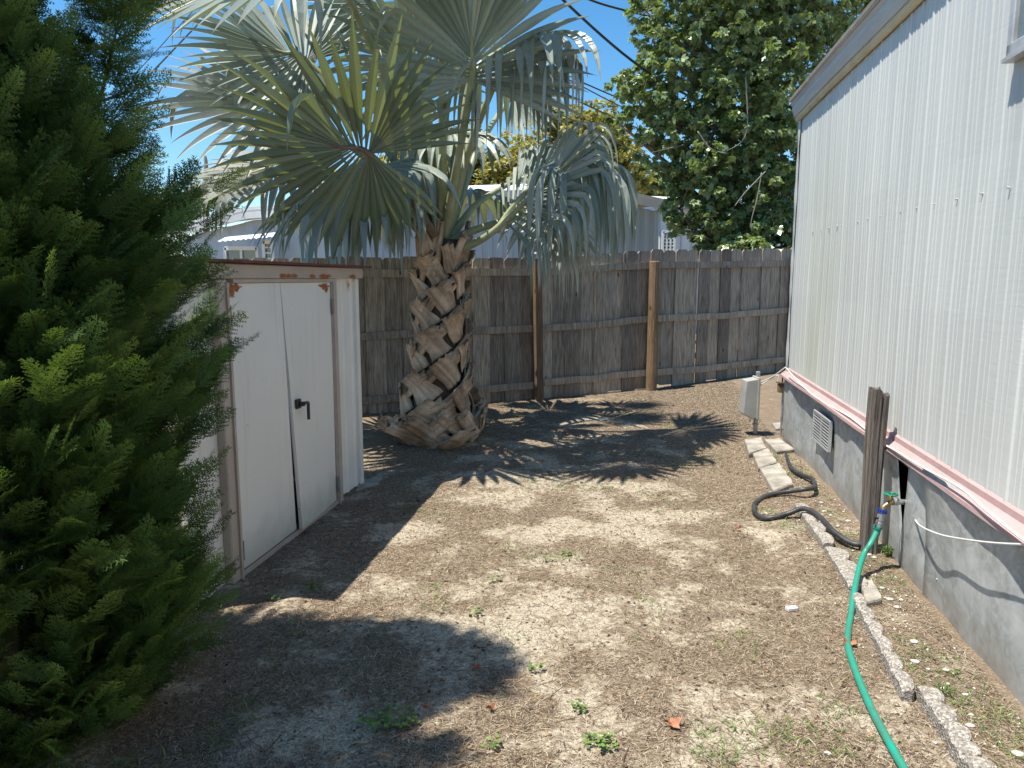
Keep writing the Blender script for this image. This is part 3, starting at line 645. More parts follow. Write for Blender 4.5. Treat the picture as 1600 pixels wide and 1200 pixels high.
# blades of light grass at shed shadow edge
def tuft(px, py, n, h, lb):
    c = gp(px, py); V = []; Fc = []; T = []; rr = random.Random(px)
    for k in range(n):
        a = rr.random()*6.28; L = h*(.6+.5*rr.random()); s = .25+.6*rr.random(); u = np.array([math.cos(a)*s, math.sin(a)*s, 1]); u /= np.linalg.norm(u); w_ = np.array([-math.sin(a), math.cos(a), 0])*.003
        b = c+np.array([(rr.random()-.5)*.05, (rr.random()-.5)*.04, 0]); m = b+u*L*.6; e = m+(u+np.array([math.cos(a)*.7, math.sin(a)*.7, -.6]))*L*.35
        i = len(V); V += [b-w_, b+w_, m+w_, m-w_, e]; Fc += [(i, i+1, i+2, i+3), (i+3, i+2, i+4)]; T += [rr.random()]*5
    o = npmesh('grass_tuft', V, Fc, M['grass'], org=c, tint=T); tag(o, lb, 'grass tuft')
tuft(487, 922, 14, .07, 'spiky grass tuft at the near corner of the shed shadow'); tuft(335, 955, 5, .09, 'thin grass tuft between cypress and shed')
tuft(1390, 868, 45, .09, 'green grass tuft growing at the foot of the old post'); tuft(1478, 1085, 9, .06, 'sparse grass tuft between edging and skirting')
tuft(960, 605, 16, .35, 'tall dry grass tuft in front of the middle fence bay')
# ------------------------------------------------------------------ utility box on its stake
ub = gp(1180, 678); uY = ub[1]
ubx = thing('utility_pedestal', ub, 'grey plastic utility box on a metal stake near the home corner', 'utility box')
mb = MB(); tp_ = D(1184, 590, uY); mb.box((ub+tp_)/2+np.array([.0,0,.0]), (.036,.03,tp_[2]-ub[2]+.12), bev=.004); mb.build('stake', M['galv'], ubx)
mb = MB(); fx = nrm([.93,-.36,0]); fy = nrm([.36,.93,0])
q = [D(px, py, uY) for px, py in ((1160,648),(1176,652),(1177,598),(1162,594))]
# tapered cover: outline in (side, z), extruded in depth
sec = [(-.115,.24),(.0,.225),(.0,.56),(-.085,.56),(-.10,.50)]
sec = [(D(px, py, uY)[0], D(px, py, uY)[2]) for px, py in ((1156,644),(1170,652),(1178,650),(1180,590),(1162,593),(1160,606))]
V = [np.array([x, uY-.10, z]) for x, z in sec]+[np.array([x, uY+.06, z]) for x, z in sec]; n = len(sec)
mb.add(V, [tuple(range(n)), tuple(range(2*n-1, n-1, -1))]+[(i, n+i, n+(i+1) % n, (i+1) % n) for i in range(n)]); co = mb.build('cover', M['box_grey'], ubx)
bm = co.modifiers.new('bevel', 'BEVEL'); bm.width = .008; bm.segments = 2
mb = MB(); x0 = D(1181, 590, uY)[0]; z0 = D(1181, 652, uY)[2]; z1 = D(1181, 588, uY)[2]; mb.box((x0, uY-.02, (z0+z1)/2), (.022,.19,z1-z0), bev=.004); mb.build('back_plate', M['box_grey'], ubx)
mb = MB(); q_ = D(1172, 655, uY-.05); mb.tube([q_, q_-np.array([0,0,.03])], .006, 8); mb.build('lock_bolt', M['galv'], ubx)
mb = MB(); q_ = D(1179, 662, uY); mb.tube([q_+np.array([0,-.02,.005]), q_+np.array([0,-.02,-.005])], .028, 10); mb.build('clamp', M['galv'], ubx)
e0 = D(1186, 598, uY); e1 = WP(1227, 574, .03)
mb = MB(); mb.tube(smoothpath([e0, (e0+e1)/2-np.array([0,0,.02]), e1], 6), .006, 8); o = mb.build('upper_cable', M['cable'], org=e0); tag(o, 'upper of two white cables from the utility box to the home corner', 'cable')
e2 = D(1186, 604, uY); e3 = WP(1224, 587, .0)+np.array([-.04,.03,0]); e4 = e3+np.array([0,0,-.06])
mb = MB(); mb.tube(smoothpath([e2, (e2+e3)/2+np.array([0,0,.01]), e3, e4], 6), .005, 8); o = mb.build('lower_cable', M['cable'], org=e2); tag(o, 'lower of two white cables from the utility box, ending in a tan fitting', 'cable')
jc = D(1222, 606, e4[1]); jb = thing('junction_box', jc, 'small tan weathered box on a conduit at the far skirting corner', 'junction box')
mb = MB(); mb.box(jc, (.075,.06,.085), bev=.006); mb.box(jc+np.array([0,0,.05]), (.09,.07,.012)); mb.build('case', M['post'], jb)
gj = np.array([jc[0]+.012, jc[1], float(gz(jc[0], jc[1]))-.02]); mb = MB(); mb.tube([gj, jc+np.array([.012,0,-.045])], .011, 8); mb.build('conduit', M['galv'], jb)
mb = MB(); mb.tube([jc+np.array([0,0,.05]), jc+np.array([0,0,.12])], .008, 8); mb.build('nipple', M['black'], jb)
# ------------------------------------------------------------------ shed
sf0 = gp(350, 918); Sn = G(350, 914); Sf = G(565, 753)
sd_ = nrm([.163, 1, 0]); sN = nrm([1, -.163, 0]); Sf = np.array([Sf[0], Sf[1], 0]); B0 = Sf-sd_*2.16       # near front corner
def S(a, o, z): return B0+sd_*a+sN*o+np.array([0,0,z])
SL = 2.12
shed = thing('storage_shed', S(0, 0, 0), 'low white metal storage shed with double doors and rust along the roof edge', 'shed')
zt = 1.50; dep = 1.7
def sa_at(px, py, off=0.0):      # distance along front for a pixel
    r = ray(px, py); o = np.array([0,0,H]); t_ = ((B0+sN*off-o) @ sN)/(r @ sN); p = o+r*t_; return (p-B0) @ sd_, p[2]
fa, fb = 0.33, 1.66      # frame outer
def wallprof(a0, a1, per=.1):
    out = []; a = a0
    while a < a1-1e-4:
        for u_, o_ in ((0,0),(.6,0),(.68,.008),(.82,.008),(.9,0)):
            if a+u_*per < a1: out.append((a+u_*per, o_))
        a += per
    out.append((a1, 0)); return out
mb = MB()
for (a0, a1, per) in ((0, fa+.02, .21), (fb-.02, SL, .15)):
    mb = MB(); p_ = wallprof(a0, a1, per); V = [S(a, o, z) for a, o in p_ for z in (.0, zt)]; mb.add(V, [(2*i, 2*i+2, 2*i+3, 2*i+1) for i in range(len(p_)-1)]); mb.build('front_wall', M['shed_white'], shed)
mb = MB()
for a, outn in ((0, -1), (SL, 1)):
    p_ = wallprof(-dep, 0, .2); V = [B0+sd_*(a+outn*o)+sN*x+np.array([0,0,z]) for x, o in p_ for z in (0, zt)]; mb.add(V, [(2*i, 2*i+2, 2*i+3, 2*i+1) if outn > 0 else (2*i+1, 2*i+3, 2*i+2, 2*i) for i in range(len(p_)-1)])
V = [S(0,-dep,0), S(SL,-dep,0), S(SL,-dep,zt), S(0,-dep,zt)]; mb.add(V, [(3,2,1,0)]); mb.build('side_wall', M['shed_white'], shed)
for a in (0, SL):
    mb = MB(); mb.box(S(a+(-.002 if a else .002), .004, zt/2), (.05,.05,zt), sd_, sN, bev=.006); mb.build('corner_post', M['shed_white'], shed)
# frame: jambs and header
for a in (fa, fb):
    mb = MB()
    mb.box(S(a, .022, zt/2-.002), (.085,.05,zt), sd_, sN, bev=.006); mb.box(S(a+(.03 if a == fa else -.03), .05, zt/2-.01), (.018,.016,zt-.02), sd_, sN); mb.build('door_jamb', M['shed_tan'], shed)
mb = MB(); mb.box(S(SL/2, .03, 1.535), (SL+.06, .06, .072), sd_, sN, bev=.005); mb.box(S(SL/2, .028, 1.487), (fb-fa-.06, .045, .018), sd_, sN); mb.build('header', M['shed_tan'], shed)
mb = MB(); mb.box(S((fa+fb)/2, .01, .012), (fb-fa, .06, .03), sd_, sN); mb.build('sill', M['shed_tan'], shed)
# roof
mb = MB(); sec = [(.10,1.574),(.10,1.588),(-dep/2,1.606),(-dep-.08,1.588),(-dep-.08,1.574),(-dep/2,1.592)]; n = len(sec)
V = [S(-.10, o, z) for o, z in sec]+[S(SL+.10, o, z) for o, z in sec]; mb.add(V, [(i, (i+1) % n, n+(i+1) % n, n+i) for i in range(n)]+[tuple(range(n-1,-1,-1)), tuple(range(n, 2*n))]); mb.build('roof', M['rustroof'], shed)
# doors
am = sa_at(434, 438, .03)[0]; am2 = sa_at(465, 828, .03)[0]; amid = .935
def door(a0, a1, z0, z1, lean, out_top, out_bot, lbl=None):
    Gd = []; 
    for i in range(9):
        f = i/8; row = []
        for j in range(9):
            g = j/8; aL = a0+lean*(1-g) if lean and a0 > fa+.2 else a0; aR = a1+lean*(1-g) if lean and a1 < fb-.2 else a1
            a = aL+(aR-aL)*f; off = .036+(out_bot*(1-g)+out_top*g)*(f if a0 < fa+.2 else 1-f)+.003*math.sin(f*5+g*4)
            row.append(S(a, off, z0+(z1-z0)*g))
        Gd.append(row)
    mb = MB(); mb.slab(Gd, [[sN]*9]*9, .02); return mb.build('door', M['door'], shed)
d1 = door(fa+.05, amid-.006, .035, 1.475, .08, .0, .0); d2 = door(amid+.006, fb-.05, .03, 1.475, .08, .0, .03)
# handle
ha, hz = sa_at(457, 633, .05); hz_ = hz; ha = amid+.105
mb = MB(); mb.box(S(ha, .062, hz_-.0), (.05,.02,.055), sd_, sN, bev=.004); mb.tube([S(ha, .06, hz_), S(ha, .10, hz_)], .014, 12); mb.tube(smoothpath([S(ha-.008,.10,hz_+.004), S(ha+.035,.105,hz_+.002), S(ha+.05,.10,hz_-.025), S(ha+.05,.10,hz_-.10)], 4), .0095, 10); mb.build('handle', M['black'], d2)
# hinges
for (a, dr) in ((fa+.052, d1), (fb-.052, d2)):
    for z in (.14, 1.32): mb = MB(); mb.tube([S(a, .05, z-.05), S(a, .05, z+.05)], .007, 8); mb.build('hinge', M['drip'], dr)
# rust blotches: thin irregular flakes on the doors' top corners and header
def blotch(a, z, rx, rz, off, par, seed):
    rr = random.Random(seed); N = 34; V = [S(a, off+.0012, z)]; 
    for k in range(N): q = 2*math.pi*k/N; r_ = .45+.75*rr.random(); V.append(S(a+math.cos(q)*rx*r_, off+.0006, z+math.sin(q)*rz*r_))
    npmesh('rust_stain', V, [(0, 1+k, 1+(k+1) % N) for k in range(N)], M['rust'], par)
blotch(fa+.12, 1.452, .075, .026, .0372, d1, 1); blotch(fa+.09, 1.43, .03, .03, .0378, d1, 5); blotch(fb-.15, 1.450, .075, .022, .0395, d2, 2); blotch(fb-.11, 1.435, .03, .03, .0400, d2, 9)
for a in (1.52, 1.06, .92, 1.30, 1.95, 1.45, .99): blotch(a, 1.512, .07 if a > 1.4 else .045, .014, .0612, shed, int(a*100))
blotch(2.0, 1.45, .012, .04, .0115, shed, 44)
# ------------------------------------------------------------------ fence
def fpt(px, Y, ytop, ybot):
    t_ = D(px, ytop, Y); b_ = D(px, ybot, Y); return t_, b_
keys = [(150, 7.0, 400, 700), (350, 7.35, 404, 690), (560, 8.1, 402, 656), (838, 9.0, 402, 632), (1017, 9.6, 391, 605), (1120, 10.15, 390, 596), (1232, 10.9, 388, 585), (1345, 12.6, 385, 572)]
FT = [D(a, c, b) for a, b, c, d in keys]; FB = [D(a, d, b) for a, b, c, d in keys]
cum = [0]
for i in range(1, len(keys)): cum.append(cum[-1]+np.linalg.norm((FT[i]-FT[i-1])[:2]))
def fat(s):
    for i in range(len(cum)-1):
        if s <= cum[i+1] or i == len(cum)-2:
            f = (s-cum[i])/(cum[i+1]-cum[i]); t_ = FT[i]*(1-f)+FT[i+1]*f; b_ = FB[i]*(1-f)+FB[i+1]*f; d = nrm([*(FT[i+1]-FT[i])[:2], 0]); return t_, b_, d
# smooth tangents by blending
fence = thing('wooden_fence', FB[3], 'tall weathered grey wooden picket fence across the back of the yard', 'fence')
posts_s = [cum[1], cum[2]-.35, cum[3], cum[4], cum[6]+.05]
bounds = [0, cum[2]-.35, cum[3], cum[4], cum[6]+.05, cum[7]]
boardw = .205
for bi in range(5):
    mb = MB(); s = bounds[bi]; n = max(1, round((bounds[bi+1]-s)/boardw)); w_ = (bounds[bi+1]-s)/n
    for k in range(n):
        c = s+w_*(k+.5); t_, b_, d = fat(c); nn = np.array([d[1], -d[0], 0]); hw = w_/2+(.004 if RND.random() < .72 else -.002); tp_ = t_[2]+RND.uniform(-.012, .012); bt_ = b_[2]+RND.uniform(.0,.05)-.02
        o = nn*(.0 if k % 2 else .019)+nn*RND.uniform(-.001, .001); p0 = np.array([t_[0], t_[1], 0])+o; tl = RND.uniform(-.006, .006)
        ear = .035; sec = [(-hw, bt_), (hw, bt_), (hw, tp_-ear), (hw-ear*.9, tp_), (-hw+ear*.9, tp_), (-hw, tp_-ear)]
        V = [p0+d*(x+tl*z)+np.array([0,0,z]) for x, z in sec]; V2 = [v-nn*.016 for v in V]; m = 6
        mb.add(V+V2, [tuple(range(m)), tuple(range(2*m-1, m-1, -1))]+[(i, m+i, m+(i+1) % m, (i+1) % m) for i in range(m)], RND.random())
    mb.build('picket_panel', M['fence'], fence)
# rails by pixel: top, mid, bottom
railpx = {0: [(150,432),(350,430),(560,425),(838,424),(1017,413),(1120,412),(1232,411),(1345,409)],
          1: [(150,545),(350,538),(560,526),(838,513),(1017,497),(1120,493),(1232,484),(1345,476)],
          2: [(150,660),(350,648),(560,625),(838,600),(1017,583),(1120,576),(1232,562),(1345,548)]}
for r in range(3):
    zz = [D(railpx[r][i][0], railpx[r][i][1], keys[i][1])[2] for i in range(len(keys))]
    for bi in range(5):
        a, b = bounds[bi]+.0, bounds[bi+1]-.0; ss = np.linspace(a, b, 7); off = RND.uniform(-.012, .012); Gd = []
        for s in ss:
            t_, b_, d = fat(s); nn = np.array([d[1], -d[0], 0]); z = np.interp(s, cum, zz)+off+.012*math.sin((s-a)/(b-a)*math.pi)*RND.uniform(-1, 1)
            p = np.array([t_[0], t_[1], z])+nn*.045; Gd.append([p+np.array([0,0,-.042]), p+np.array([0,0,.042])])
        t_, b_, d = fat((a+b)/2); nn = np.array([d[1], -d[0], 0]); mb = MB(); mb.slab(Gd, [[nn]*2]*7, .036, RND.uniform(.4, .8)); mb.build('rail', M['fence'], fence)
for i, s in enumerate(posts_s):
    t_, b_, d = fat(s); nn = np.array([d[1], -d[0], 0]); p = np.array([t_[0], t_[1], 0])+nn*.095; mb = MB()
    zt_ = t_[2]-.02 if i == 2 else t_[2]-.14; lean = (.06 if i == 2 else 0); c0_ = p+np.array([0,0,b_[2]-.1]); c1_ = p+np.array([-lean*.6,0,zt_])
    if i == 3: mb.tube([c0_, c0_*.5+c1_*.5, c1_-np.array([0,0,.01]), c1_], [.072,.068,.066,.058], 14, .75)
    else:
        a_ = d*.045; b2 = nn*.045; mb.hexa([c0_-a_-b2, c0_+a_-b2, c0_+a_+b2, c0_-a_+b2, c1_-a_-b2, c1_+a_-b2, c1_+a_+b2, c1_-a_+b2], .35)
    mb.build('post', M['post'], fence, smooth=False)
# ------------------------------------------------------------------ overhead wires
def wire(pts, r, lb):
    P = smoothpath([D(*p) for p in pts], 8); mb = MB(); mb.tube(P, r, 6); o = mb.build('overhead_wire', M['wire'], org=P[0]); tag(o, lb, 'wire', 'overhead wires crossing the sky')
wire([(820,-70,10),(882,2,10.5),(1003,106,12),(1110,165,14),(1300,240,18)], .019, 'thick black overhead wire dropping steeply into the big leafy tree')
wire([(850,-35,12),(925,1,12.5),(1000,22,13.2),(1090,43,14),(1250,70,17)], .017, 'short black overhead wire at the very top beside the big leafy tree')
wire([(700,40,14),(858,106,15),(978,158,16),(1100,205,18),(1250,250,22)], .014, 'upper thin wire of the close pair right of the palm')
wire([(700,48,14.6),(858,110,15.6),(978,170,16.6),(1100,222,18.6),(1250,272,23)], .012, 'lower thin wire of the close pair right of the palm')
wire([(700,75,13),(856,137,14),(1000,202,15.5),(1100,240,17),(1200,270,20)], .014, 'thin wire running below the close pair towards the oak crown')
wire([(700,90,13),(850,166,14),(1022,250,16),(1120,290,18)], .009, 'lowest thin wire passing in front of the yellow green tree')
wire([(120,235,12),(242,108,13),(332,16,14),(400,-40,15)], .014, 'thick lower wire of the three rising between cypress and palm')
wire([(120,215,13),(222,104,14),(303,16,15),(360,-40,16)], .008, 'thin middle wire of the three rising between cypress and palm')
wire([(120,160,13),(192,78,14),(234,30,15),(290,-30,16)], .007, 'thin leftmost wire of the three rising between cypress and palm')
# ------------------------------------------------------------------ background homes
def bghome(name, roofpts, Y0, Y1, label, wallmat, rib=.2, deep=5.0):
    P = [D(px, py, Y0+(Y1-Y0)*(px-roofpts[0][0])/(roofpts[-1][0]-roofpts[0][0])) for px, py in roofpts]
    base = np.array([P[0][0], P[0][1], 0]); th = thing(name, base, label, 'mobile home'); mb = MB()
    pts = []; 
    for i in range(len(P)-1):
        L = np.linalg.norm(P[i+1]-P[i]); n = int(L/rib)
        for k in range(n):
            for f_, o_ in ((0,0),(.5,0),(.6,.03),(.9,.03)): pts.append((P[i]+(P[i+1]-P[i])*((k+f_)/n), o_))
    pts.append((P[-1], 0)); d = nrm((P[-1]-P[0])*np.array([1,1,0])); nn = np.array([d[1], -d[0], 0])
    V = []
    for p, o_ in pts: q = p+nn*o_; V += [np.array([q[0], q[1], -.1]), np.array([q[0], q[1], p[2]-.2])]
    mb.add(V, [(2*i, 2*i+2, 2*i+3, 2*i+1) for i in range(len(pts)-1)])
    back = -nn*deep; e0 = P[0]; e1 = P[-1]
    for a, b in ((e1, e1+back), (e0+back, e0)):
        mb.add([np.array([a[0],a[1],-.1]), np.array([b[0],b[1],-.1]), np.array([b[0],b[1],a[2]-.15]), np.array([a[0],a[1],a[2]-.15])], [(0,1,2,3)])
    mb.build('wall', wallmat, th)
    mb = MB(); Gd = [[p+nn*.25+np.array([0,0,-.20]), p+nn*.27, p-nn*.5+np.array([0,0,.10]), p+back*.5+np.array([0,0,.4]), p+back+np.array([0,0,.0])] for p in [P[0]-d*.15]+P[1:-1]+[P[-1]+d*.2]]
    mb.slab(Gd, [[nn]+[np.array([0,0,1.])]*4]*len(Gd), .05); mb.build('roof', M['bgroof'], th)
    return th, P, d, nn
hm2, P2, d2_, n2_ = bghome('mobile_home', [(560,320),(720,302),(940,294),(1030,316)], 13.5, 15.5, 'grey ribbed mobile home behind the fence beyond the palm', M['bgwall'])
hm3, P3, d3_, n3_ = bghome('mobile_home', [(285,355),(400,326),(520,316)], 14.5, 13.2, 'pale blue mobile home behind the fence between cypress and palm', M['bgwall'], .5)
hm4, P4, d4_, n4_ = bghome('mobile_home', [(1022,312),(1230,322)], 18.5, 20, 'white sided mobile home mostly hidden behind the big leafy tree', M['white'], .3)
def bwin(th, px0, py0, px1, py1, Y, bars=1, louv=False):
    a = D(px0, py0, Y); b = D(px1, py1, Y); c = (a+b)/2; w_ = b[0]-a[0]; h_ = a[2]-b[2]; mb = MB(); e = .05
    for (x, z, ww, hh_) in ((-w_/2, 0, e, h_), (w_/2, 0, e, h_), (0, h_/2, w_, e), (0, -h_/2, w_, e)): mb.box(c+np.array([x, 0, z]), (ww, .08, hh_+.02))
    for k in range(1, bars+1): mb.box(c+np.array([-w_/2+w_*k/(bars+1), 0, 0]), (.04, .06, h_))
    if louv:
        for k in range(1, 6): mb.box(c+np.array([0, 0, -h_/2+h_*k/6]), (w_, .05, .025))
    fo = mb.build('window', M['white'], th); mb = MB(); mb.box(c+np.array([0, .03, 0]), (w_, .03, h_)); mb.build('pane', M['glass'], fo)
bwin(hm3, 352, 388, 404, 430, 13.3, 1); bwin(hm3, 412, 378, 428, 430, 13.2, 0, True)
bwin(hm2, 985, 362, 972, 410, 14.6, 0) if 0 else None
bwin(hm4, 1036, 362, 1053, 395, 18.2, 2, True)
mb = MB()      # awning over left window
a = D(345, 380, 13.1); b = D(432, 372, 13.0); n = 22; V = []
for k in range(n+1):
    q = a+(b-a)*k/n; V += [q+np.array([0, .25, .12]), q+np.array([0, -.25, .0+.02*(k % 2)])]
mb.add(V, [(2*i, 2*i+1, 2*i+3, 2*i+2) for i in range(n)]); mb.build('awning', M['white'], hm3)
# ------------------------------------------------------------------ palm
pbs = gp(682, 686); pY = pbs[1]; PB = np.array([pbs[0], pY, 0.0])
palm = thing('palm_tree', PB, 'large silver fan palm with criss-crossed leaf bases beside the shed', 'tree')
PTOP = D(692, 405, pY); HT = PTOP[2]
rad_h = [0, .12, .3, .5, .8, 1.1, 1.4, 1.75, 2.0]; rad_v = [.32, .36, .31, .25, .215, .195, .185, .18, .14]
def rc(h): return float(np.interp(h, rad_h, rad_v))
def ctr(h): return PB+(PTOP-PB)*np.array([h/HT, h/HT, 0])+np.array([0,0,h])
mb = MB(); hs = np.linspace(-.05, 1.85, 22); mb.tube([ctr(h) for h in hs], [rc(max(h, 0))*.90 for h in hs], 20); trunk = mb.build('trunk', M['trunkcore'], palm, smooth=True)
def strip_boot(th0, h0, th1, h1, w, lift0, lift1, curl, seed, tint, th=.009):
    """broad fibrous strap on the trunk from (th0,h0) to (th1,h1)"""
    rr = random.Random(seed); n = 14; m = 11; ct = [min(1, max(0, tint*.4+.3+rr.uniform(-.35, .35))) for _ in range(m)]; Gd = []; Nn = []
    dth = (th1-th0); r0 = rc((h0+h1)/2); L = math.hypot(dth*r0, h1-h0); ux, uy = dth*r0/L, (h1-h0)/L
    for i in range(n):
        f = i/(n-1); row = []; rn = []
        cw = w*(1.0-.28*f)+w*.10*math.sin(f*6+seed)
        for j in range(m):
            g = (j/(m-1)-.5); x = f*L*ux - g*cw*uy; y = f*L*uy + g*cw*ux
            if i == n-1: y += (rr.random()-.6)*.045; x += (rr.random()-.5)*.02
            tt = th0+x/r0; hh = h0+y; lf = lift0+(lift1-lift0)*f**1.8 + .020*(1-(2*g)**2) + .005*math.sin(g*14+seed) + curl*abs(2*g)**2*f + .004*math.sin(j*2.7+seed)*1.5
            d = np.array([math.cos(tt), math.sin(tt), 0]); row.append(ctr(hh)+d*(rc(max(hh, 0))+lf)); rn.append(d)
        Gd.append(row); Nn.append(rn)
    m_ = MB(); m_.slab(Gd, Nn, th, tint); m_.t = [ct[j]*(1 if i < n-2 else .5) for i in range(n) for j in range(m)]*2; return m_
view = math.atan2(-pY, -PB[0])         # direction from trunk to camera
k = 0
NB = 33
for k in range(NB):
    f = k/(NB-1); h = .02+f*1.60; th = view+.35+k*2.399963; r = rc(h)
    rr = random.Random(k*13+5); spread = .62+.1*rr.random(); tnt = rr.random()
    w = .225-.05*f; rise = .25
    flare = .10*max(0, 1-h/.5)
    # two straps crossing: right-leaning long strap and left-leaning one merging into the cut stub
    m1 = strip_boot(th-spread-.45, h-rise*.80, th+.35, h+rise*.62, w*.62, .0, .055+flare*1.1+.02*rr.random(), .01, k, tnt)
    m2 = strip_boot(th+spread*.85, h-rise*.42, th-.22, h+rise*.46, w*1.1, -.006, .075+flare*1.3+.03*rr.random(), .02, k+500, rr.random()*.7)
    m1.v += []; b = len(m1.v); m1.v += m2.v; m1.f += [tuple(i+b for i in q) for q in m2.f]; m1.t += m2.t
    m1.build('leaf_base', M['boot'], palm, smooth=True)
for k in range(17):     # ragged splayed skirt at the foot
    rr = random.Random(900+k); th = k*2*math.pi/17+rr.random()*.3; sg = 1 if rr.random() < .6 else -1
    strip_boot(th-sg*.45, .0+.05*rr.random(), th+sg*.35, .16+.2*rr.random(), .13+.05*rr.random(), .03, .13+.10*rr.random(), .05*(rr.random()-.2), 900+k, rr.random(), .014).build('leaf_base', M['boot'], palm, smooth=True)
def frond(hub, axp, n, R, N=34, spread=150, droop=.5, s0=.45, brk=.15, sbr=(.42,.77), mat='frond', seed=1, start=None, pr=(.045, .022), bow=.25, pmat='petiole', cup=.0, costa=.18, start_dir=None, dark=0.0):
    rr = random.Random(seed); hub = np.asarray(hub, float); a = nrm(axp-hub); n = nrm(n - (np.asarray(n) @ a)*a if False else np.asarray(n, float)-(np.asarray(n, float) @ a)*a); b = np.cross(n, a)
    V = []; Fc = []; T = []; TP = []; K = 13; sp = math.radians(spread); dphi = 2*sp/N
    for i in range(N):
        u = (i+.5)/N*2-1; phi = u*sp+(rr.random()-.5)*dphi*.25; d0 = a*math.cos(phi)+b*math.sin(phi) - n*cup*abs(u)
        # costa: central segments start further out along the axis
        st = hub+a*costa*R*max(0, math.cos(phi))**1.2; d0 = nrm(d0)
        L = R*(1-.30*abs(u)**2.2)*(.92+.14*rr.random()); Lr = L-costa*R*max(0, math.cos(phi))*.8
        broken = rr.random() < brk; sb = sbr[0]+(sbr[1]-sbr[0])*rr.random(); g = droop*(.7+.6*rr.random()); pos = st.copy(); d = d0.copy(); tipf = rr.uniform(.86, 1.0); tint = min(1, max(0, .5+.5*(rr.random()-.5)*2.0-dark)); tw = (rr.random()-.5)*.8; yaw = (rr.random()-.5)*.12
        ds = Lr/(K-1); base_i = len(V); nn = n.copy()
        for k in range(K):
            s = k/(K-1)
            # width: united part follows the fan; free part tapers
            rad = np.linalg.norm(pos-st)+.05*R
            wj = rad*dphi*.60
            su = .47
            wmax = (su*Lr+.05*R)*dphi*.60
            w = wj if s < su else wmax*(1-((s-su)/(1-su)))**.95*(1.0+.22*math.sin((s-su)/(1-su)*math.pi))
            nn_ = nrm(nn-(nn @ d)*d); side = np.cross(d, nn_)
            if s > su: q = tw*(s-su)/(1-su); side, nn_ = side*math.cos(q)+nn_*math.sin(q), nn_*math.cos(q)-side*math.sin(q)
            fold = .62 if s < su else .62-.2*(s-su)
            V += [pos-side*w, pos+nn_*w*fold*1.1, pos+side*w] if False else [pos-side*w, pos-nn_*w*fold*1.25, pos+side*w]
            T += [tint*.9, min(1, tint+.18), tint*.9]; TP += [s*tipf]*3
            if k < K-1:
                # bend with gravity, sharp kink when broken
                gg = g*max(0, s-s0*.35)**1.3*.55
                if broken and s >= sb: gg += .85 if s < sb+.28 else .45
                d = nrm(d+np.array([0,0,-1.])*gg+side*yaw*s*.3); pos = pos+d*ds
        for k in range(K-1):
            o = base_i+3*k; Fc += [(o, o+1, o+4, o+3), (o+1, o+2, o+5, o+4)]
    T = list(T); bl = npmesh('frond', V, Fc, M[mat], palm, smooth=False, tint=T, patch=TP)
    if start is None: start = ctr(1.72+.1*rr.random())
    start = np.asarray(start, float); mid = (start+hub)/2+np.array([0,0,bow*np.linalg.norm(hub-start)*.4]) if start_dir is None else start+start_dir
    P = smoothpath([start, start*.55+mid*.45+np.array([0,0,.02]), mid, hub, hub+a*R*costa, hub+a*R*costa*1.9], 5); nn2 = len(P); rad = [pr[0]+(pr[1]-pr[0])*min(1, i/(nn2*.6)) if i < nn2*.6 else pr[1]*(1-.93*(i-nn2*.6)/(nn2*.4)) for i in range(nn2)]
    m_ = MB(); m_.tube(P, rad, 8); m_.build('petiole', M[pmat], bl, smooth=True)
    return bl
X = D
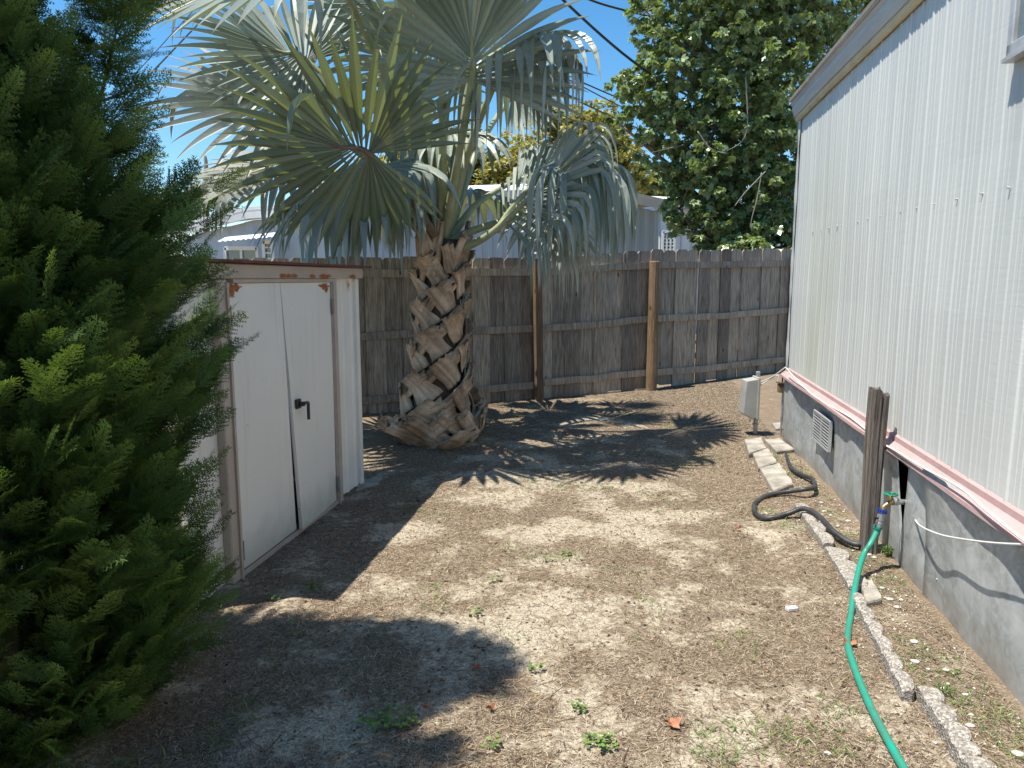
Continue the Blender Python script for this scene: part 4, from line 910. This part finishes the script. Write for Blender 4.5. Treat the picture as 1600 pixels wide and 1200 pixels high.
fr = [
 # hub, axis pixel, normal, R, kw
 dict(hub=X(577,240,5.45), axp=X(470,215,5.25), n=(-.1,.78,.62), R=1.08, N=42, spread=158, droop=.14, brk=.16, mat='frond_green', seed=1, pmat='petiole_brown', bow=.1, dark=.1),
 dict(hub=X(450,165,6.4), axp=X(300,140,6.2), n=(-.25,-.75,.6), R=1.15, N=42, spread=150, droop=.18, brk=.25, seed=2, mat='frond_dry'),
 dict(hub=X(480,95,6.7), axp=X(350,50,6.5), n=(-.3,-.75,.5), R=1.1, N=40, spread=140, droop=.12, brk=.2, seed=25, mat='frond'),
 dict(hub=X(505,-70,5.9), axp=X(330,-10,5.4), n=(-.1,-.45,.85), R=1.5, N=38, spread=140, droop=.14, brk=.15, seed=3),
 dict(hub=X(738,125,5.75), axp=X(735,-60,5.5), n=(.1,.9,.35), R=1.15, N=34, spread=112, droop=.18, brk=.1, seed=4, pmat='petiole', mat='frond', bow=.05, pr=(.048,.026), dark=.2),
 dict(hub=X(790,95,6.1), axp=X(845,60,5.8), n=(.3,-.5,.8), R=1.15, N=40, spread=150, droop=1.2, s0=.2, brk=.75, sbr=(.15,.4), seed=5),
 dict(hub=X(592,5,7.3), axp=X(600,-120,7.5), n=(0,-.95,.25), R=.95, N=36, spread=165, droop=.12, brk=.05, seed=6, mat='frond'),
 dict(hub=X(770,362,6.45), axp=X(905,238,6.1), n=(-.2,-.75,.62), R=1.5, N=34, spread=75, droop=1.0, s0=.9, brk=1.0, sbr=(.38,.6), seed=7, costa=.42, pr=(.05,.03), start=ctr(1.66), bow=0),
 dict(hub=X(875,250,6.3), axp=X(960,265,6.1), n=(.1,-.6,.8), R=1.15, N=40, spread=120, droop=1.0, s0=.0, brk=1.0, sbr=(.08,.3), seed=8, start=X(775,362,6.45), bow=.15, pr=(.03,.02)),
 dict(hub=X(800,285,7.4), axp=X(930,238,7.5), n=(.0,-.7,.7), R=1.1, N=30, spread=70, droop=.7, brk=.2, seed=9),
 dict(hub=X(585,262,6.4), axp=X(490,320,6.0), n=(-.3,-.5,.8), R=1.25, N=42, spread=140, droop=1.2, s0=.2, brk=.8, sbr=(.2,.5), seed=10, bow=.2),
 dict(hub=X(640,290,7.3), axp=X(540,300,7.2), n=(-.3,-.3,.9), R=1.25, N=38, spread=120, droop=1.3, s0=.3, brk=.6, sbr=(.2,.5), seed=11, bow=.1),
 dict(hub=X(715,205,6.9), axp=X(650,215,6.6), n=(-.3,-.6,.75), R=.85, N=28, spread=130, droop=1.0, brk=.5, seed=12),
 dict(hub=X(800,150,8.0), axp=X(900,110,8.1), n=(.1,-.8,.6), R=.78, N=30, spread=120, droop=.25, brk=.1, seed=13),
 dict(hub=X(730,300,7.9), axp=X(840,330,8.2), n=(.3,.1,.9), R=1.1, N=30, spread=140, droop=.9, brk=.3, seed=14),
 dict(hub=X(585,330,7.8), axp=X(480,340,8.0), n=(-.3,.1,.9), R=1.0, N=30, spread=140, droop=.9, brk=.3, seed=15),
 dict(hub=X(445,255,6.9), axp=X(340,285,6.7), n=(-.3,-.6,.7), R=1.05, N=40, spread=135, droop=.2, brk=.35, sbr=(.4,.7), seed=24, mat='frond_dry'),
 dict(hub=X(660,120,6.9), axp=X(600,40,6.7), n=(-.35,-.75,.5), R=.95, N=38, spread=150, droop=.25, brk=.15, seed=21),
 dict(hub=X(545,300,6.9), axp=X(430,330,6.6), n=(-.3,-.55,.75), R=1.0, N=38, spread=130, droop=.7, s0=.3, brk=.4, sbr=(.3,.6), seed=22, bow=.2),
 dict(hub=X(845,330,6.7), axp=X(900,400,6.5), n=(.3,-.7,.6), R=.85, N=34, spread=95, droop=.8, s0=.3, brk=.6, sbr=(.3,.6), seed=23, bow=.1, mat='frond_dry'),
 # upper crown, above the frame
 #dict(hub=X(700,-230,7.0), axp=X(700,-400,7.4), n=(0,.9,.4), R=1.1, N=30, spread=130, droop=.2, brk=.05, seed=16),
 dict(hub=X(805,-190,6.6), axp=X(900,-120,6.2), n=(.2,-.2,.95), R=1.2, N=34, spread=145, droop=.35, brk=.1, seed=17),
 dict(hub=X(690,-160,5.4), axp=X(705,-60,4.9), n=(0,-.1,1), R=1.0, N=34, spread=145, droop=.2, brk=.1, seed=18),
 #dict(hub=X(560,-190,6.8), axp=X(460,-220,6.9), n=(-.3,.2,.9), R=1.1, N=34, spread=145, droop=.3, brk=.1, seed=19),
]
for f_ in fr:
    f_ = dict(f_); frond(f_.pop('hub'), f_.pop('axp'), f_.pop('n'), f_.pop('R'), **f_)
# spear: unopened upright leaf
mb = MB(); mb.tube(smoothpath([ctr(1.75), X(655,300,7.1), X(637,130,7.1), X(640,-80,7.1)], 6), [.06]*6+[.05]*6+[.042]*5+[.02, .008], 10); mb.build('spear_leaf', M['petiole_brown'], palm, smooth=True)
# cut petiole stubs around the crown base
for k in range(8):
    a = view-1.8+k*.5; strip_boot(a+.25*(-1)**k, 1.52+.03*(k % 3), a-.12*(-1)**k, 1.80+.07*((k*5) % 4), .12, .02, .05+.03*(k % 3), .02, 700+k, .3+.1*(k % 4), .018).build('cut_stub', M['boot'], palm, smooth=True)
# ------------------------------------------------------------------ cypress
def spray_template(seed):
    rr = random.Random(seed); V = []; Fc = []; T = []
    def strip(p, d, L, w, t0, t1, seg=1, nz=0.0):
        s = np.array([-d[1], d[0], 0]); i = len(V); V.extend([p-s*w, p+s*w, p+d*L*.6+s*w*.8, p+d*L, p+d*L*.6-s*w*.8]); Fc.append((i, i+1, i+2)); Fc.append((i, i+2, i+4)); Fc.append((i+4, i+2, i+3)); T.extend([t0, t0, t1, t1, t1])
    n = 13; bend = rr.uniform(-.25, .25)
    def axp(f): return np.array([f, bend*f*f*.5, -.10*f*f])
    for k in range(n-1):
        p = axp(k/n); q = axp((k+1)/n); d = q-p; L = np.linalg.norm(d); strip(p, d/L, L*1.1, .008*(1.2-k/n), k/n*.5, k/n*.6)
    for k in range(1, n):
        f = k/n; p = axp(f); sg = 1 if k % 2 else -1; L = .42*(1-f)**.75*(.8+.4*rr.random())+.06
        for s_ in ((sg, 1.0), (-sg, .45)):
            an = s_[0]*(.72+.15*rr.random())+bend*f; d = np.array([math.cos(an), math.sin(an), -.12]); LL = L*s_[1]; strip(p, d, LL, .009, f*.45, .35+.5*f)
            m = max(2, int(LL/.052))
            for j in range(m):
                g = (j+.6)/m; pp = p+d*LL*g
                for t_ in (-1, 1):
                    a2 = an+t_*.62; dd = np.array([math.cos(a2), math.sin(a2), rr.uniform(-.45, .35)]); strip(pp, dd, (.10*(1-g)+.035)*(.6+.7*rr.random()), .0095, .25+.4*f, .45+.5*f)
    return np.array(V), np.array(Fc), np.array(T)
TPL = [spray_template(s) for s in (1, 2, 3, 4)]
def place_sprays(P, Dr, Nn, Ln, tb, name, mat, parent):
    VV = []; FF = []; TT = []; off = 0
    which = NR.integers(0, len(TPL), len(P))
    for w in range(len(TPL)):
        k = which == w; tv, tf, tt = TPL[w]; p = P[k]; d = Dr[k]/np.linalg.norm(Dr[k], axis=1, keepdims=True); n = Nn[k]-(Nn[k]*d).sum(1, keepdims=True)*d; n /= np.linalg.norm(n, axis=1, keepdims=True)+1e-9; s = np.cross(n, d)
        V = p[:, None]+Ln[k][:, None, None]*(tv[None, :, 0:1]*d[:, None]+tv[None, :, 1:2]*s[:, None]+tv[None, :, 2:3]*n[:, None])
        FF.append((np.arange(len(p))*len(tv))[:, None, None]+tf[None]+off); VV.append(V.reshape(-1, 3)); TT.append(np.clip(tt[None]*tb[k][:, None], 0, 1).ravel()); off += V.shape[0]*V.shape[1]
    return npmesh(name, np.concatenate(VV), np.concatenate([f.reshape(-1, 3) for f in FF]), mat, parent, tint=np.concatenate(TT))
CC = np.array([-1.66, 2.2, 0.0])
cyp = thing('cypress_tree', CC, 'dense dark green feathery cypress filling the left side', 'tree')
mb = MB(); mb.tube(smoothpath([CC+np.array([0,0,-.05]), CC+np.array([.02,0,.8]), CC+np.array([-.02,.05,2.0]), CC+np.array([-.08,.05,3.4]), CC+np.array([-.08,.05,4.3])], 6), [.075-.0026*i for i in range(25)], 12); mb.build('trunk', M['stem'], cyp, smooth=True)
prz = [0, .2, .4, .7, 1.0, 1.3, 1.6, 1.9, 2.15, 2.4, 2.7, 3.2, 3.8, 4.3]
prr = [.28, .48, .60, .63, .62, .63, .60, .47, .27, .17, .28, .32, .24, .10]
LEAD = [  # extra leaders: (base, tip, radius)
 (CC+np.array([.05,.1,1.2]), np.array([-1.30, 2.62, 2.42]), .20),
 (CC+np.array([-.1,-.1,1.6]), np.array([-1.46, 1.74, 3.2]), .28),
]
stems = MB(); SP_, SD_, SNn, SL_, ST_ = [], [], [], [], []
def add_spray(p, d, n, L, t): SP_.append(p); SD_.append(d); SNn.append(n); SL_.append(L); ST_.append(t)
nb = 980
for b in range(nb):
    z = (.1+2.5*NR.random()) if NR.random() < .82 else 2.6+1.6*NR.random(); th = NR.random()*2*math.pi; r = float(np.interp(z, prz, prr))*(.72+.34*NR.random()); lob = 1+.13*math.sin(th*3+z*4)+.10*math.sin(th*5-z*7)
    r *= lob; out = np.array([math.cos(th), math.sin(th)*1.15, 0]); tip = CC+out*r+np.array([0,0,z]); rise = .28+.3*NR.random(); base = CC+np.array([0,0,max(.05, z-rise*r*1.2)])
    mid = (tip+base)/2+np.array([0,0,-.05]); P = smoothpath([base, mid, tip], 5); ax_ = nrm(tip-mid)
    if b % 6 == 0: stems.tube(P, [.007-.0005*i for i in range(len(P))], 5)
    nsp = int(10+r*17)
    for j in range(nsp):
        f = .38+.62*(j/nsp)**.8 if j else 1.0; q = P[min(len(P)-1, int(f*(len(P)-1)))]+NR.normal(0, .028, 3)
        side = nrm(np.cross(ax_, [0,0,1.])); sgn = 1 if j % 2 else -1
        d = nrm(ax_*(.7+.5*NR.random())+side*sgn*(.55*NR.random())*(1.3-f)*2+np.array([0,0,.12+.35*NR.random()])+NR.normal(0, .16, 3))
        nn = nrm(np.array([0,0,1.])*.8+side*NR.normal(0, .5)+NR.normal(0, .3, 3)); add_spray(q, d, nn, .10+.08*NR.random(), (.18+.95*NR.random()**2.6)*(.45+.55*f))  # tint paints sun highlights on some sprays and shade towards the interior
for (a, t_, rr_) in LEAD:
    P = smoothpath([a, (a+t_)/2+np.array([.03,0,-.04]), t_], 14); stems.tube(P, [.016-.0005*i for i in range(len(P))], 6)
    for k in range(230):
        f = .25+.78*NR.random(); i = min(len(P)-1, int(f*(len(P)-1))); q = P[i]; th = NR.random()*6.28; o = np.array([math.cos(th), math.sin(th), .45]); rad = rr_*(1.15-f*.85)*NR.random()**.6
        add_spray(q+o*rad, nrm(o+np.array([0,0,.25])+NR.normal(0,.2,3)), nrm(np.array([0,0,1.])+NR.normal(0,.5,3)), .12+.07*NR.random(), .3+.6*NR.random())
    for k in range(26):
        f = .3+.7*k/26; i = min(len(P)-1, int(f*(len(P)-1))); q = P[i]; th = k*2.4; o = np.array([math.cos(th), math.sin(th), .5]); stems.tube([q, q+o*rr_*(1.2-f*.85)], [.005,.002], 4)
stems.build('branch', M['stem'], cyp)
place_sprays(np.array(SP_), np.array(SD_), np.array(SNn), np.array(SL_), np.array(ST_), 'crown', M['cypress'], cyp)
print('cypress sprays', len(SP_))
# ------------------------------------------------------------------ broadleaf trees
def leafcloud(name, mat, parent, cent, L, droop=.5, tb=None, wid=.32, lobes=3, seed=0):
    n = len(cent); th = NR.random(n)*2*np.pi; el = -droop+NR.normal(0, .45, n); d = np.stack([np.cos(th)*np.cos(el), np.sin(th)*np.cos(el), np.sin(el)], -1)
    up = np.array([[0,0,1.]])+NR.normal(0, .55, (n, 3)); s = np.cross(up, d); s /= np.linalg.norm(s, axis=1, keepdims=True)+1e-9; nn = np.cross(d, s); ln = L*(.6+.7*NR.random(n))[:, None]
    V = []; Fc = []; angs = (0,) if lobes == 1 else (-.75, 0, .75)
    for a in angs:
        dd = d*math.cos(a)+s*math.sin(a)-nn*.12*abs(a); ss = s*math.cos(a)-d*math.sin(a); sc = 1 if a == 0 else .78; w = wid*sc
        V.append(np.stack([cent, cent+ln*(dd*.5*sc+ss*w), cent+ln*dd*sc-nn*ln*.1, cent+ln*(dd*.5*sc-ss*w)], 1))
    V = np.stack(V, 1).reshape(-1, 3); m = n*len(angs); fc = (np.arange(m)*4)[:, None]+np.arange(4)[None]
    tn = (NR.random(n) if tb is None else tb); return npmesh(name, V, fc, mat, parent, tint=np.repeat(tn, 4*len(angs)))
def blobpts(blobs, dens, twig=None, hollow=.35):
    out = []; tn = []
    for (c, r, k) in blobs:
        n = int(dens*k); nc = max(5, n//16); u = NR.normal(size=(nc, 3)); u /= np.linalg.norm(u, axis=1, keepdims=True); rad = (hollow+(1-hollow)*NR.random(nc)**.6)[:, None]
        cc = np.asarray(c)+u*rad*np.asarray(r)*(1+.15*NR.normal(size=(nc,1))); t_ = NR.random(nc)
        w = NR.integers(0, nc, n); out.append(cc[w]+NR.normal(0, .11, (n, 3))*np.array([1,1,.8])*np.mean(r)*.42); tn.append(np.clip(t_[w]*.6+NR.random(n)*.5, 0, 1))
    return np.concatenate(out), np.concatenate(tn)
def tree(name, label, base, trunkpts, trad, blobs, dens, mat, L, limbs=True, bark='bark_grey', droop=.5, wid=.3, lobes=3, red=0, hollow=.35):
    th = thing(name, base, label, 'tree'); mb = MB(); P = smoothpath(trunkpts, 6); n = len(P); mb.tube(P, [trad*(1-.75*i/n) for i in range(n)], 10)
    for bl in blobs:
        if not limbs: break
        c, r, k = bl; j = min(range(n), key=lambda q: np.linalg.norm(P[q]-np.asarray(c))+max(0, P[q][2]-c[2])*2); s = P[max(0, j-4)]; c = np.asarray(c); m_ = (s+c)/2+np.array([0,0,-.1]); Q = smoothpath([s, m_, c], 5); mb.tube(Q, [trad*.32*(1-.8*i/len(Q)) for i in range(len(Q))], 6)
        for q in range(5):
            e = c+NR.normal(0, 1, 3)*np.asarray(r)*.6; mb.tube([c, (c+e)/2+NR.normal(0,.03,3), e], [trad*.07, trad*.05, trad*.02], 4)
    mb.build('trunk', M[bark], th, smooth=True)
    pts, tn = blobpts(blobs, dens, hollow=hollow); leafcloud('crown', M[mat], th, pts, L, droop, tn, wid, lobes)
    if red:
        k = NR.choice(len(pts), red); cc = np.repeat(pts[k], 6, 0)+NR.normal(0, .04, (red*6, 3)); leafcloud('new_leaves', M['redleaf'], th, cc, L*.8, droop, None, wid, lobes)
    return th
def bl(px, py, rpx, Y, k=1.0, ry=None, dy=0.0):
    s = Y/F; return (D(px, py, Y+dy), np.array([rpx*s, (rpx*s+.25), (ry or rpx)*s]), k*(rpx/50)**2)
Ym = 12.6
mbl = [bl(1060,25,62,Ym,1), bl(1010,18,32,Ym,.9,22), bl(1140,60,75,Ym,1.1), bl(1210,40,80,Ym+.5,1.1), bl(1290,20,60,Ym+.5,1), bl(1340,-20,60,Ym+1), bl(1020,62,26,Ym,.8),
 bl(1060,120,62,Ym,1.1), bl(975,130,30,Ym,1,20), bl(1020,120,28,Ym,.8), bl(1160,150,75,Ym,1.2), bl(1230,130,70,Ym+.6,1.2), bl(1000,165,35,Ym,1,26), bl(1040,200,45,Ym,1.1), bl(965,192,26,Ym,.8,15), bl(1100,220,70,Ym,1.2), bl(1180,230,65,Ym,1.2), bl(1012,225,28,Ym,.9), bl(1225,225,60,Ym+.6,1),
 bl(1060,270,42,Ym,1.2), bl(1110,290,62,Ym,1.3), bl(1175,310,65,Ym,1.3), bl(1225,300,55,Ym+.6,1.2), bl(1062,325,38,Ym,1.3), bl(1100,352,45,Ym,1.3), bl(1150,365,50,Ym-.2,1.3), bl(1200,370,50,Ym-.2,1.2), bl(1240,370,45,Ym,1), bl(1130,382,42,Ym-.4,1.2,20), bl(1185,388,30,11.4,1.0,18),
 bl(1100,-60,90,Ym,1), bl(1220,-80,100,Ym+.5,1), bl(1150,-170,110,Ym+.3,1), bl(1330,-120,90,Ym+1,.8)]
tb = D(1175, 560, Ym+.2); tree('broadleaf_tree', 'big glossy green leafy tree behind the fence by the mobile home', (tb[0], tb[1], 0), [np.array([tb[0], tb[1], -.1]), D(1182,380,Ym+.2), D(1190,180,Ym+.3), D(1205,20,Ym+.3), D(1180,-150,Ym+.3)], .2, mbl, 950, 'maple', .10, red=34)
mtree = bpy.data.objects[[o.name for o in bpy.data.objects if o.get('label') == 'big glossy green leafy tree behind the fence by the mobile home'][0]]
for Q in ([(1165,120),(1168,190),(1160,220),(1135,236)], [(1196,268),(1165,300),(1148,322)], [(1190,270),(1183,310),(1174,345),(1175,360)], [(1090,205),(1110,232),(1136,240)]):
    mb = MB(); mb.tube(smoothpath([D(a, b, Ym-1.0) for a, b in Q], 5), [.011-.0004*i for i in range((len(Q)-1)*5+1)], 6); mb.build('bare_branch', M['bark_pale'], mtree, smooth=True)
# bare twigs in front of crown
Yo = 27
obl = [bl(880,215,45,Yo,1.0), bl(930,210,45,Yo,1.0), bl(965,235,42,Yo,1.0), bl(905,250,55,Yo,1.0), bl(860,185,30,Yo,.7), bl(905,178,20,Yo,.6), bl(985,285,40,Yo,.9), bl(820,260,55,Yo,1), bl(760,280,50,Yo,1), bl(940,280,45,Yo,.9), bl(700,275,45,Yo,.9), bl(725,235,40,Yo,.8), bl(650,265,50,Yo,.8)]
ob = D(880, 500, Yo); tree('oak_tree', 'large yellow green spring oak rising behind the grey home', (ob[0], ob[1], 0), [np.array([ob[0], ob[1], -.1]), D(885,330,Yo), D(890,240,Yo)], .3, obl, 3600, 'oak', .19, lobes=1, wid=.3, droop=.2, hollow=.1)
Yo = 30
obl = [bl(1010,290,34,Yo,1,22), bl(975,300,30,Yo,1,16), bl(1040,300,30,Yo,.9,22), bl(1000,262,14,Yo,.5)]
ob = D(1005, 500, Yo); tree('shrubby_tree', 'bright light green small tree between oak and big leafy tree', (ob[0], ob[1], 0), [np.array([ob[0], ob[1], -.1]), D(1005,330,Yo), D(1005,270,Yo)], .18, obl, 3600, 'ltgreen', .19, lobes=1, wid=.3, droop=.2, hollow=.1)
Yo = 19
obl = [bl(300,318,36,Yo,1,26), bl(335,312,30,Yo,1,26), bl(270,335,40,Yo,1), bl(318,285,20,Yo,.5), bl(250,350,50,Yo,1), bl(360,318,22,Yo,.5)]
ob = D(325, 500, Yo); tree('feathery_tree', 'pale green feathery small tree over the left home roof', (ob[0], ob[1], 0), [np.array([ob[0], ob[1], -.1]), D(322,330,Yo), D(322,262,Yo), D(320,243,Yo)], .10, obl, 2600, 'ltgreen', .13, lobes=1, wid=.16, droop=.1, hollow=.05)
Yo = 24
obl = [bl(600,290,30,Yo,.8), bl(575,270,25,Yo,.6), bl(540,300,35,Yo,.8)]
ob = D(590, 500, Yo); tree('small_tree', 'yellow green small tree glimpsed through the middle of the palm fronds', (ob[0], ob[1], 0), [np.array([ob[0], ob[1], -.1]), D(590,330,Yo), D(590,260,Yo)], .16, obl, 3600, 'oak', .19, lobes=1, wid=.3, droop=.2, hollow=.1)
